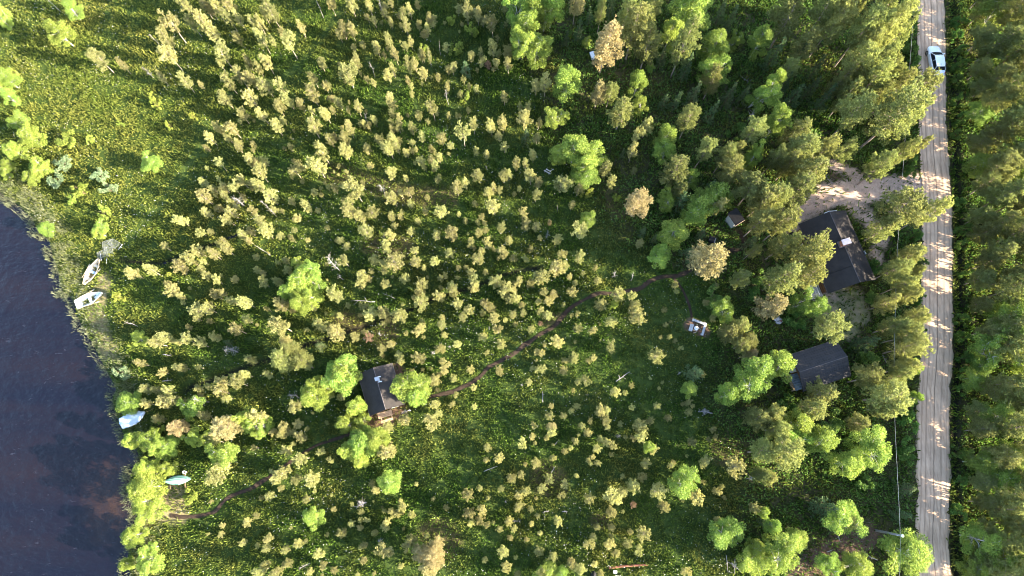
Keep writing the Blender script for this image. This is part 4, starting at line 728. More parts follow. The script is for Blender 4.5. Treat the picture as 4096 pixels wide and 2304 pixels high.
def gable(name, label, cat, cx, cy, yaw, L, Wd, ze, zr, over_, roofmat, wallmat, windows, door):
    """house seen from above: local x along the ridge; roof slopes are separate parts"""
    root = tag(empty(name, (cx, cy, 0), math.radians(yaw)), label, cat)
    l, w = L-over_, Wd-over_; pitch = (zr-ze)/Wd; zw = ze+pitch*over_-.02; t = .12
    wl2 = MB(); wl2.loft([[(-l, -w, -.4), (-l, w, -.4), (-l, w, zw-t), (-l, 0, zr-t-.03), (-l, -w, zw-t)], [(l, -w, -.4), (l, w, -.4), (l, w, zw-t), (l, 0, zr-t-.03), (l, -w, zw-t)]])
    wl2.build('wall', wallmat, root)
    for s in (1, -1):
        r = MB(); seg = 14; rng = random.Random(int(cx*10)+s)
        top = [[(-L+2*L*i/seg, s*Wd*j/6, zr-(zr-ze)*j/6+(rng.uniform(-.012, .012) if 0 < j else 0)) for i in range(seg+1)] for j in range(7)]
        V = [p for row in top for p in row]; n = seg+1; Fs = [(j*n+i, j*n+i+1, (j+1)*n+i+1, (j+1)*n+i) for j in range(6) for i in range(seg)]
        b0 = len(V); V += [(x, y, z-t) for x, y, z in V]; Fs += [tuple(q+b0 for q in f[::-1]) for f in Fs]
        edge = [j*n for j in range(7)], [j*n+seg for j in range(7)], list(range(6*n, 7*n)), list(range(n))
        for e in edge: Fs += [(a, c_, c_+b0, a+b0) for a, c_ in zip(e[:-1], e[1:])]
        r.add(V, Fs); ro = r.build('roof_slope', roofmat, root)
        f = MB(); f.bar((-L-.01, s*(Wd+.018), ze-.06), (L+.01, s*(Wd+.018), ze-.06), .03, .16); f.build('fascia_board', M['trim'], ro)
    rd = MB(); rd.tube([(-L, 0, zr+.012), (L, 0, zr+.012)], .045, 8); rd.build('ridge_cap', M['trim'], root)
    for (side, p, z, ww, hh) in windows:
        wi, fr = MB(), MB()
        if side in 'ab':
            y = (w if side == 'a' else -w); o = .02 if side == 'a' else -.02
            fr.box((p, y+o, z), (ww+.14, .05, hh+.14)); wi.box((p, y+o*1.9, z), (ww, .04, hh))
        else:
            x = (l if side == 'e' else -l); o = .02 if side == 'e' else -.02
            fr.box((x+o, p, z), (.05, ww+.14, hh+.14)); wi.box((x+o*1.9, p, z), (.04, ww, hh))
        fo = fr.build('window', M['white_wood'], root); wi.build('pane', M['glass'], fo)
    if door:
        side, p = door; d = MB(); h_ = MB(); sx = (l if side == 'e' else -l)
        if side in 'ef': d.box((sx+(.03 if sx > 0 else -.03), p, 1.0), (.06, .9, 2.0)); h_.box((sx+(.08 if sx > 0 else -.08), p+.35, 1.0), (.05, .04, .14))
        else:
            sy = w if side == 'a' else -w; q = .03 if side == 'a' else -.03; d.box((p, sy+q, 1.0), (.9, .06, 2.0)); h_.box((p+.35, sy+q*2.6, 1.0), (.14, .05, .04))
        do = d.build('door', M['white_wood'], root); h_.build('handle', M['metal'], do)
    return root
# --- main house
house = gable('house', 'largest building, house with black felt roof and pale square chimney beside the gravel drive', 'house', 41.04, 25.29, 106.63, 4.77, 3.2, 2.4, 4.5, .45, M['felt'], M['brown_boards'],
    [('a', -1.5, 1.5, 1.2, .9), ('a', 2.4, 1.5, 1.2, .9), ('b', -2, 1.5, 1.2, .9), ('b', 1.8, 1.5, 1.0, .9), ('e', .2, 1.6, 1.2, 1.0)], ('f', -.8))
ch = MB(); ch.box((.38, .02, 4.55), (.62, 1.0, 1.5)); cho = ch.build('chimney', M['brick'], house)
cp = MB(); cp.box((.38, .02, 5.34), (.72, 1.1, .10)); cp.build('chimney_cap', M['cap'], cho)
fl = MB(); fl.box((.38, .02, 4.48), (.86, 1.3, .12)); fl.build('flashing', M['trim'], cho)
bb = MB()
bb.bar((4.80, .05, 4.50), (4.80, -1.5, 3.50), .05, .10); bb.bar((4.80, -.02, 4.52), (4.80, .55, 4.16), .05, .10); bb.build('barge_board', M['white_wood'], house)
sm = MB(); rngs = random.Random(3)
pts = [(-2.55+rngs.uniform(-.05, .05), .15+i*.19, 4.5-(.15+i*.19)*2.1/3.2+.022) for i in range(16)]; sm.tube(pts, [.022+rngs.random()*.02 for _ in pts], 5); sm.build('felt_seam', M['black'], house)
la = MB()
for s in (0, .42): la.bar((-1.0-s, -3.27, 2.2), (-1.0-s, -3.27, 2.75), .04, .04)
la.box((-1.2, -3.24, 2.5), (.5, .05, .34)); la.build('roof_ladder', M['metal'], house)
te = MB(); te.box((-2.0, 3.55, .16), (5.4, 1.5, .08)); tdeck = te.build('terrace', M['grey_boards'], house)
rl = MB()
for i in range(13): rl.bar((-4.4+i*.22, 3.62, .2), (-4.4+i*.22, 3.62, 1.15), .09, .03)
rl.bar((-4.5, 3.62, 1.15), (-1.7, 3.62, 1.15), .08, .06); rl.bar((-4.5, 3.62, .35), (-1.7, 3.62, .35), .08, .06); rl.build('railing', M['white_wood'], tdeck)
wp = MB(); wp.bar((2.2, 3.40, 0), (2.2, 3.40, 1.7), .3, .12); wp.bar((3.2, 3.48, .9), (2.0, 3.48, .9), .07, .5); wp.build('porch_screen', M['grey_boards'], house)
tb = MB(); tb.loft([[(math.cos(a)*r+3.75, math.sin(a)*r+3.75, z) for a in np.linspace(0, 2*math.pi, 13)[:-1]] for r, z in ((.24, 0), (.28, .4), (.27, .75), (.22, .76))])
tw = Matrix.Rotation(math.radians(106.63), 4, 'Z'); wv = tw @ Vector((4.1, 3.6, 0))
bar_ = MB(); bar_.loft([[(math.cos(a)*r, math.sin(a)*r, z) for a in np.linspace(0, 2*math.pi, 15)[:-1]] for r, z in ((.26, 0), (.30, .2), (.31, .45), (.30, .68), (.27, .85), (.24, .85), (.24, .78))])
tag(bar_.build('rain_barrel', M['black'], None, (41.04+wv.x, 25.29+wv.y, -.02)), 'dark round barrel standing at the upper left corner of the house', 'barrel')
# --- lakeside cabin
cab = gable('lakeside_cabin', 'small cabin with black felt roof between bright birches, nearest building to the lake', 'cabin', -15.75, 7.97, 108.92, 2.62, 2.14, 2.4, 3.5, .35, M['felt'], M['brown_boards'], [('a', .6, 1.5, .8, .7), ('f', .6, 1.5, .8, .8)], ('f', -.7))
cs = MB(); cs.tube([(1.05, -.12, 3.3), (1.05, -.12, 4.15)], .12, 12); cs.box((1.05, -.12, 3.42), (.42, .42, .08)); st_ = cs.build('chimney_pipe', M['metal'], cab)
cc = MB(); cc.box((1.05, -.12, 4.3), (.44, .44, .04))
for a, b_ in ((-.15, -.15), (.15, -.15), (.15, .15), (-.15, .15)): cc.bar((1.05+a, -.12+b_, 4.12), (1.05+a, -.12+b_, 4.3), .02, .02, (1, 0, 0))
cc.build('rain_cap', M['metal'], st_)
lb = MB(); lb.bar((.75, -.5, 3.28), (.75, -.08, 3.52), .1, .05); lb.bar((1.35, -.5, 3.28), (1.35, -.08, 3.52), .1, .05); lb.build('roof_step', M['metal'], cab)
# --- picnic table by the cabin
def picnic(loc, rz):
    r = tag(empty('picnic_table', loc, rz), 'pale wooden picnic table with slatted top in front of the lakeside cabin', 'picnic table')
    tp = MB(); [tp.box((0, y, .74), (1.75, .15, .04)) for y in (-.26, -.09, .09, .26)]; tp.build('tabletop', M['pale_wood'], r)
    for s in (-1, 1):
        bn = MB(); bn.box((0, s*.68, .45), (1.5, .14, .04)); bn.box((0, s*.84, .45), (1.5, .14, .04)); bn.build('seat', M['pale_wood'], r)
        for x in (-.65, .65):
            lg = MB(); lg.bar((x, s*.16, .72), (x, s*.52, 0), .05, .09, (1, 0, 0)); lg.build('leg', M['pale_wood'], r)
    cr = MB(); [cr.bar((x+.05, -.9, .41), (x+.05, .9, .41), .09, .05) for x in (-.65, .65)]; cr.build('cross_beam', M['pale_wood'], r); return r
px_, py_ = W(1540, 1657, .74); picnic((px_, py_, 0), math.radians(17))
# --- shed with lean-to
shed = gable('shed', 'shed with hexagonal dark shingles and a corrugated lean-to on its left gable, lower right', 'shed', 37.31, 10.85, 17.55, 3.14, 2.28, 2.4, 3.47, .35, M['shingle'], M['brown_boards'], [('b', .8, 1.5, .8, .7), ('e', 0, 1.5, .8, .7)], ('f', .6))
co = MB(); V = []; n = 29
for q, (x, z) in enumerate(((-2.78, 2.05), (-3.72, 1.82))):
    V += [(x, -2.0+2.0*i/(n-1)*1.0, z+.035*math.sin(i*math.pi/2)) for i in range(n)]
co.add(V, [(i, i+1, n+i+1, n+i) for i in range(n-1)]); lo = co.build('lean_to_roof', m_corr, shed)
pb = MB(); pb.bar((-3.6, -1.9, 0), (-3.6, -1.9, 1.8), .1, .1, (1, 0, 0)); pb.bar((-3.6, -.1, 0), (-3.6, -.1, 1.8), .1, .1, (1, 0, 0)); pb.bar((-3.6, -2, 1.78), (-3.6, 0, 1.78), .08, .08); pb.build('lean_to_post', M['pale_wood'], shed)
fw = MB(); rngs = random.Random(5)
for j in range(4):
    for i in range(11): fw.tube([(-3.45+rngs.uniform(-.04, .04), -1.85+i*.16, .09+j*.15), (-2.95, -1.85+i*.16, .09+j*.15)], .07, 6)
th = Matrix.Translation((37.31, 10.85, 0)) @ Matrix.Rotation(math.radians(17.55), 4, 'Z'); fwo = fw.build('firewood_stack', M['pale_wood']); fwo.matrix_world = th; tag(fwo, 'stack of split logs under the corrugated lean-to of the shed', 'firewood')
# --- outhouse
def outhouse():
    cx, cy = W(2943, 868, 2.2); a = math.radians(-60.5)        # local x along the long roof edge (down right in the photo)
    r = tag(empty('outhouse', (cx, cy, 0), a), 'small outhouse with flat dark lean roof and pale plank walls left of the big pines', 'outhouse')
    w = MB(); w.loft([[(x, y, z if z < 0 else z+.44*(y+.5)) for x, y in ((-.72, -.5), (.72, -.5), (.72, .5), (-.72, .5))] for z in (-.1, 1.98)]); w.build('wall', M['grey_boards'], r)
    ro = MB(); ro.loft([[(-.95, -.60, 1.98), (.95, -.60, 1.98), (.95, .62, 2.52), (-.95, .62, 2.52)], [(-.95, -.60, 2.06), (.95, -.60, 2.06), (.95, .62, 2.60), (-.95, .62, 2.60)]]); roo = ro.build('roof', M['felt'], r)
    ed = MB(); ed.bar((.97, -.62, 2.01), (.97, .64, 2.55), .04, .12); ed.build('edge_board', M['pale_wood'], roo)
    d = MB(); d.box((.74, -.02, .95), (.05, .7, 1.8)); do = d.build('door', M['grey_boards'], r); h = MB(); h.box((.79, .24, 1.0), (.05, .04, .16)); h.build('handle', M['black'], do)
outhouse()
x, y = W(2914, 876, .5); tu = MB(); tu.loft([[(math.cos(a)*r, math.sin(a)*r, z) for a in np.linspace(0, 2*math.pi, 9)[:-1]] for r, z in ((.26, 0), (.3, .3), (.33, .55), (.30, .58), (.12, .62))])
M['orange_ply'] = plain('orange_brown_plastic', (.50, .25, .12), .6, .2, 4); r = tag(empty('compost_bin', (x, y, 0), .5), 'orange-brown lidded bin on legs beside the outhouse wall', 'bin')
tu.build('bin_body', M['orange_ply'], r); lid = MB(); lid.box((0, 0, .64), (.5, .46, .04)); lid.build('lid', M['orange_ply'], r)
for s in (-1, 1): lg = MB(); lg.bar((s*.22, -.3, 0), (s*.22, -.42, .6), .05, .05, (1, 0, 0)); lg.build('leg', M['dead_wood'], r)
x, y = W(2848, 957, .6); r = tag(empty('storage_box', (x, y, 0), math.radians(-20)), 'black lidded box half hidden under small spruces left of the outhouse path', 'box')
q = MB(); q.box((0, 0, .3), (.62, .56, .6)); q.build('box_body', M['black'], r, bevel=.02); q = MB(); q.loft([[(-.36, -.33, .6), (.36, -.33, .6), (.36, .33, .66), (-.36, .33, .66)], [(-.36, -.33, .64), (.36, -.33, .64), (.36, .33, .70), (-.36, .33, .70)]]); q.build('lid', M['black'], r)
q = MB(); q.bar((.44, -.35, .5), (.44, .35, .52), .1, .05); q.build('edge_rail', M['dead_wood'], r)
# --- fire pit
def log(a, b, r, name, label, group, flat=False):
    A, B = Vector((*W(*a, r), 0)), Vector((*W(*b, r), 0)); d = B-A; root = tag(empty(name, ((A+B)/2), math.atan2(d.y, d.x)), label, 'bench', group); L = d.length/2
    s = MB(); rg = random.Random(int(a[0])); ps = [(-L+2*L*i/8, rg.uniform(-.02, .02), .36+rg.uniform(-.015, .015)) for i in range(9)]
    s.loft([[(p[0], p[1]+math.cos(t)*.15, p[2]+(math.sin(t)*.14 if math.sin(t) < .5 else .07)) for t in np.linspace(0, 2*math.pi, 13)[:-1]] for p in ps]); s.build('seat', M['grey_log'], root)
    for x in (-L*.85, L*.85): g = MB(); g.tube([(x, -.2, .1), (x, .2, .1)], .13, 8); g.build('support', M['dead_wood'], root)
log((2770, 1278), (2821, 1297), .3, 'log_bench', 'long grey log bench along the upper edge of the fire pit', 'log benches round the fire pit')
log((2823, 1292), (2808, 1341), .3, 'log_bench', 'grey log bench on the right edge of the fire pit', 'log benches round the fire pit')
x, y = W(2765, 1310, .42); r = tag(empty('plank_bench', (x, y, 0), math.radians(70)), 'short wide plank bench on the left of the fire pit', 'bench')
q = MB(); q.box((0, -.12, .42), (.92, .22, .05)); q.box((0, .12, .42), (.92, .22, .05)); q.build('seat', M['grey_log'], r)
for s in (-.34, .34): q = MB(); q.box((s, 0, .2), (.08, .42, .4)); q.build('leg', M['dead_wood'], r)
x, y = W(2785, 1313, .35); r = tag(empty('fire_barrel', (x, y, 0)), 'round fire barrel with a white lid in the middle of the fire pit', 'fire barrel')
ci = [(math.cos(a), math.sin(a)) for a in np.linspace(0, 2*math.pi, 21)[:-1]]
q = MB(); q.loft([[(a*.25, b_*.25, z) for a, b_ in ci] for z in (0, .1, .24, .26, .36)]); q.build('barrel_body', M['ash'], r); q = MB(); q.loft([[(a*s, b_*s, z) for a, b_ in ci] for s, z in ((.28, .36), (.28, .39), (.2, .42), (.05, .44))]); q.build('lid', M['white_wood'], r)
q = MB(); q.bar((.28, 0, .37), (.6, -.12, .2), .05, .03); q.build('lid_handle', M['metal'], r)
for i, (u, v, a, l) in enumerate(((2775, 1319, -.45, .4), (2780, 1323, -.3, .5), (2786, 1323, .9, .3), (2778, 1331, .2, .4))):
    x, y = W(u, v); q = MB(); q.tube([(-l/2, 0, .06), (l/2, 0, .06)], [.055, .06], 6); o = q.build('firewood', M['pale_wood'], None, (x, y, .02)); o.rotation_euler = (0, 0, a)
    tag(o, ('uppermost split log just under the white barrel lid', 'longest split log below the white barrel lid', 'short slanting split log right of the longer firewood', 'lowest split log near the ash of the fire pit')[i], 'firewood', 'split logs beside the fire barrel')

# ------------------------------------------------------------------ boats
def hull_rings(L, Bm, D, transom, n=15, rocker=.12):
    """half widths, keel heights, sheer heights from stern (-L/2) to bow (+L/2)"""
    out = []
    for i in range(n):
        t = i/(n-1); x = -L/2+L*t
        if transom: w = Bm/2*(.80+.20*math.sin(math.pi*min(1, t*1.15)))*(1-max(0, (t-.45)/.55)**2.3)
        else: w = Bm/2*max(0.0, math.sin(math.pi*(.015+.97*t)))**.82
        k = rocker*(2*t-1)**2*(1 if not transom else (1.6 if t > .5 else .2)); s = D+.16*(2*t-1)**2
        out.append((x, max(w, .012), k, s))
    return out
def boat(name, label, loc, rz, L, Bm, D, transom, mo, mi, mseat, seats, floor_mat, wood=True):
    root = tag(empty(name, loc, rz), label, 'boat', 'boats on the lake shore'); H = hull_rings(L, Bm, D, transom)
    def sect(x, w, k, s, inset=0.0): return [(x, w*q, k+inset+(s-k-inset)*abs(q)**2.4) for q in (-1, -.93, -.78, -.52, -.26, 0, .26, .52, .78, .93, 1)]
    h = MB(); h.loft([sect(*q) for q in H], closed=False, cap=False); inn = [sect(x, max(.008, w-.03), k, s, .04) for x, w, k, s in H]; h.loft(inn, closed=False, cap=False)
    if transom: h.add(sect(*H[0]), [tuple(range(11))])
    hu = h.build('hull', mo, root, smooth=True)
    g = MB()
    for sgn in (-1, 1): g.tube([(x, sgn*w, s+.015) for x, w, k, s in H], .035, 6)
    if transom: g.bar((H[0][0], -H[0][1], D+.16), (H[0][0], H[0][1], D+.16), .06, .06)
    g.build('gunwale', mi, hu)
    fl = MB(); fr = [(x, w*.62, k+.08) for x, w, k, s in H[2:-2]]; fl.loft([[(x, -w, z), (x, -w*.3, z), (x, w*.3, z), (x, w, z)] for x, w, z in fr], closed=False, cap=False); fl.build('floor_boards', floor_mat, root)
    for (t, dx, m_) in seats:
        x = -L/2+L*t; i = t*14; a, b_ = H[int(i)], H[min(14, int(i)+1)]; w = a[1]+(b_[1]-a[1])*(i-int(i)); s = MB(); s.box((x, 0, D*.72), (dx, 2*w*.93, .035)); s.build('seat', m_, root)
    return root, H
def oars(root_loc, rz, B, L, off, label, mat):
    out = []
    for s in (-1, 1):
        o = MB(); o.tube([(-1.0, 0, 0), (.55, 0, .02)], .022, 6); o.loft([[(.5, -.03, 0), (.5, .03, 0), (.5, .03, .03), (.5, -.03, .03)], [(.75, -.065, 0), (.75, .065, 0), (.75, .065, .02), (.75, -.065, .02)], [(1.05, -.06, 0), (1.05, .06, 0), (1.05, .06, .02), (1.05, -.06, .02)]])
        ob = o.build('oar', mat); M_ = Matrix.Translation(root_loc) @ Matrix.Rotation(rz, 4, 'Z') @ Matrix.Translation((off, s*B*.56, .48)) @ Matrix.Rotation(s*.1, 4, 'Z') @ Matrix.Rotation(.12, 4, 'Y'); ob.matrix_world = M_
        tag(ob, label[0 if s < 0 else 1], 'oar', 'oars shipped along the boats')
M['cream'] = plain('cream_boat_paint', (.44, .36, .245), .5, .15, 3); M['boat_wood'] = plain('varnished_boat_boards', (.26, .17, .08), .6, .35, 3); M['blue_grey'] = plain('blue_grey_seat_paint', (.22, .28, .36), .6, .15, 3)
M['white_gel'] = plain('white_boat_shell', (.56, .58, .60), .35, .06, 2); M['pale_grey'] = plain('pale_grey_boat_floor', (.3, .32, .35), .6, .3, 3); M['oar_wood'] = plain('oar_wood', (.38, .32, .24), .6, .2, 4)
def seg(a, b): A, B = Vector((*W(*a, .3), 0)), Vector((*W(*b, .3), 0)); d = B-A; return (A+B)/2, math.atan2(d.y, d.x), d.length
c, a, L = seg((339, 1139), (400, 1037)); c.z = .04
boat('rowboat', 'cream double-ended wooden rowboat with a blue-grey middle seat drawn up on the grass', c, a, L, 1.22, .42, False, M['cream'], M['cream'], M['blue_grey'], [(.23, .42, M['cream']), (.5, .34, M['blue_grey']), (.74, .34, M['cream'])], M['boat_wood'])
oars(c, a, 1.22, L, -.25, ('oar along the right side of the cream rowboat', 'oar along the left side of the cream rowboat'), M['oar_wood'])
c, a, L = seg((308, 1220), (410, 1171)); c.z = -.08
rb, H = boat('rowboat', 'white rowboat with a square stern in the water and its bow on the grass', c, a, L, 1.42, .46, True, M['white_gel'], M['white_gel'], M['white_gel'], [(.10, .62, M['white_gel']), (.5, .36, M['white_gel']), (.84, .5, M['white_gel'])], M['pale_grey'])
oars(c, a, 1.42, L, -.1, ('oar along the lower side of the white rowboat', 'oar along the upper side of the white rowboat'), M['oar_wood'])
bk = MB(); bk.loft([[(x, y, z) for x, y in ((-.16, -.12), (.16, -.12), (.16, .12), (-.16, .12))] for z in (0, .2)]); bo = bk.build('bailer_box', M['white_gel'], None, c+Vector((math.cos(a)*.75+.04, math.sin(a)*.75-.12, .16)), bevel=.03); bo.rotation_euler = (0, 0, a); tag(bo, 'small white box lying in the front of the white rowboat', 'box')
# boat under a tarpaulin
c, a, L = seg((482, 1698), (587, 1647)); c.z = -.02; root = tag(empty('covered_boat', c, a), 'boat wholly covered by a pale blue-grey tarpaulin at the water edge', 'boat', 'boats on the lake shore')
H = hull_rings(L*.86, 1.5, .44, True); rg = random.Random(4)
h = MB(); h.loft([[(x, w*q, k+(s-k)*abs(q)**2.4) for q in (-1, -.8, -.45, 0, .45, .8, 1)] for x, w, k, s in H], closed=False, cap=False); h.build('hull', M['white_gel'], root, smooth=True)
tp = MB(); rows = []
for i in range(25):
    t = i/24; x = -L*.86/2-.06+(L*.86+.16)*t; j = min(13.999, t*14); q0, q1 = H[int(j)], H[int(j)+1]; f = j-int(j); w = q0[1]+(q1[1]-q0[1])*f+.07+.05*math.sin(i*1.7)*(.4+.6*t); s = q0[3]+(q1[3]-q0[3])*f
    rows.append([(x, w*q, (s+.22-.20*abs(q)**1.6+.015*math.sin(i*2.1+q*5)) if abs(q) < 1 else s-.16-.05*math.sin(i*1.3)) for q in (-1, -.97, -.7, -.4, -.15, 0, .15, .4, .7, .97, 1)])
tp.loft(rows, closed=False, cap=True)
M['tarp'] = plain('pale_blue_tarpaulin', (.38, .45, .55), .45, .18, 1.5, bmp=.3); tp.build('tarpaulin', M['tarp'], root, smooth=True)
bw = MB(); bw.loft([[(-L*.43, -.05, .5), (-L*.43, .2, .5), (-L*.43, .05, .62)], [(-L*.5-.05, .05, .42), (-L*.5-.05, .16, .42), (-L*.5-.05, .1, .5)]]); bw.build('motor_bracket', M['tarp'], root)
rp = MB(); rp.tube([(L*.43, 0, .6), (L*.5, -.02, .4), (L*.5+.5, .02, .15), (L*.5+.9, .05, .08)], .014, 5); rp.build('mooring_rope', M['pale_wood'], root)
# upturned green boat on trestles
c, a, L = seg((658, 1927), (765, 1914)); c.z = .38; root = tag(empty('upturned_boat', c, a), 'pale green boat lying keel up on log trestles near the beach', 'boat', 'boats on the lake shore')
M['green_hull'] = plain('faded_green_hull', (.17, .33, .27), .5, .16, 2.5); H = hull_rings(L, 1.1, .44, False)
h = MB(); h.loft([[(x, w*q, .42-(k+(s-k)*abs(q)**2.2)+.05) for q in (-1, -.9, -.72, -.45, -.2, 0, .2, .45, .72, .9, 1)] for x, w, k, s in H], closed=False, cap=False); h.build('hull', M['green_hull'], root, smooth=True)
kl = MB()
for q in (0, -.4, .4, -.68, .68): kl.tube([(x, w*q, .42-(k+(s-k)*abs(q)**2.2)+.062) for x, w, k, s in H[1:-1]], .022 if q else .04, 5)
kl.build('keel', M['green_hull'], root)
for k_, x in enumerate((-.9, .85)):
    p = c+Vector((math.cos(a)*x, math.sin(a)*x, 0)); p.z = 0; q = MB(); q.tube([(0, -.85, .32), (0, .85, .34)], .075, 8)
    for y in (-.9, .8): q.tube([(-.18, y, -.05), (0, y, .34)], .05, 6); q.tube([(.18, y, -.05), (0, y, .34)], .05, 6)
    o = q.build('trestle', M['stem'], None, p); o.rotation_euler = (0, 0, a); tag(o, ('log trestle under the left end of the green boat', 'log trestle under the right end of the green boat')[k_], 'trestle', 'log trestles under the green boat')
x, y = W(735, 1889, .5); q = MB(); q.loft([[(math.cos(t)*r, math.sin(t)*r, z) for t in np.linspace(0, 2*math.pi, 13)[:-1]] for r, z in ((.15, 0), (.19, .36), (.20, .38), (.17, .38), (.14, .04))]); tag(q.build('bucket', M['white_gel'], None, (x, y, .05)), 'white bucket just above the right end of the green boat', 'bucket')
# fish traps: wire frames with netting
M['net'] = plain('grey_fish_net', (.16, .175, .17), .7, .15, 8); tl = (('leftmost', (430, 977), .4, .80), ('rightmost', (457, 975), -.5, .85), ('lone middle', (436, 1002), .1, .75), ('lowest', (412, 1018), .5, .9))
for nm_, (u, v), an, sz in tl:
    x, y = W(u, v, .3); r = tag(empty('fish_trap', (x, y, .1), an), nm_+' grey netted fish trap lying on the grass above the cream rowboat', 'fish trap', 'fish traps by the boats')
    f = MB(); cs_ = [(-sz*.75, -sz*.5), (sz*.7, -sz*.55), (sz*.8, sz*.5), (-sz*.6, sz*.55)]
    for z in (.02, .42): [f.tube([(*cs_[i], z), (*cs_[(i+1) % 4], z)], .012, 5) for i in range(4)]
    [f.tube([(*p, .02), (*p, .42)], .012, 5) for p in cs_]; f.build('frame', M['net'], r)
    g = MB(); k = 11
    for i in range(k):
        t = i/(k-1); A, B = [Vector((*cs_[j], .40)) for j in (0, 1)]; Cc, Dd = [Vector((*cs_[j], .40)) for j in (3, 2)]; sag = Vector((0, 0, -.1*math.sin(math.pi*t)))
        g.tube([A.lerp(B, t), A.lerp(B, t).lerp(Cc.lerp(Dd, t), .5)+sag, Cc.lerp(Dd, t)], .006, 3, False); g.tube([A.lerp(Cc, t), A.lerp(Cc, t).lerp(B.lerp(Dd, t), .5)+sag, B.lerp(Dd, t)], .006, 3, False)
        if i % 2 == 0: [g.tube([(*Vector(p).lerp(Vector(q_), t), .02), (*Vector(p).lerp(Vector(q_), t), .42)], .006, 3, False) for p, q_ in zip(cs_, cs_[1:]+cs_[:1])]
    g.build('netting', M['net'], r)
for nm_, p0, p1 in (('white pole slanting across the lowest fish trap', (396, 1006), (408, 1042)), ('thin pole on the grass right of the fish traps', (470, 997), (491, 980)), ('short white stake just above the bow of the cream rowboat', (422, 1052), (430, 1037))):
    x0, y0 = W(*p0, .3); x1, y1 = W(*p1, .3); q = MB(); q.tube([(0, 0, .12), (x1-x0, y1-y0, .45)], [.028, .022], 6); q.tube([((x1-x0)*.9, (y1-y0)*.9, .42), ((x1-x0)*1.02, (y1-y0)*1.02, .46)], .05, 6); tag(q.build('pole', M['white_wood'], None, (x0, y0, 0)), nm_, 'pole', 'poles lying by the fish traps')

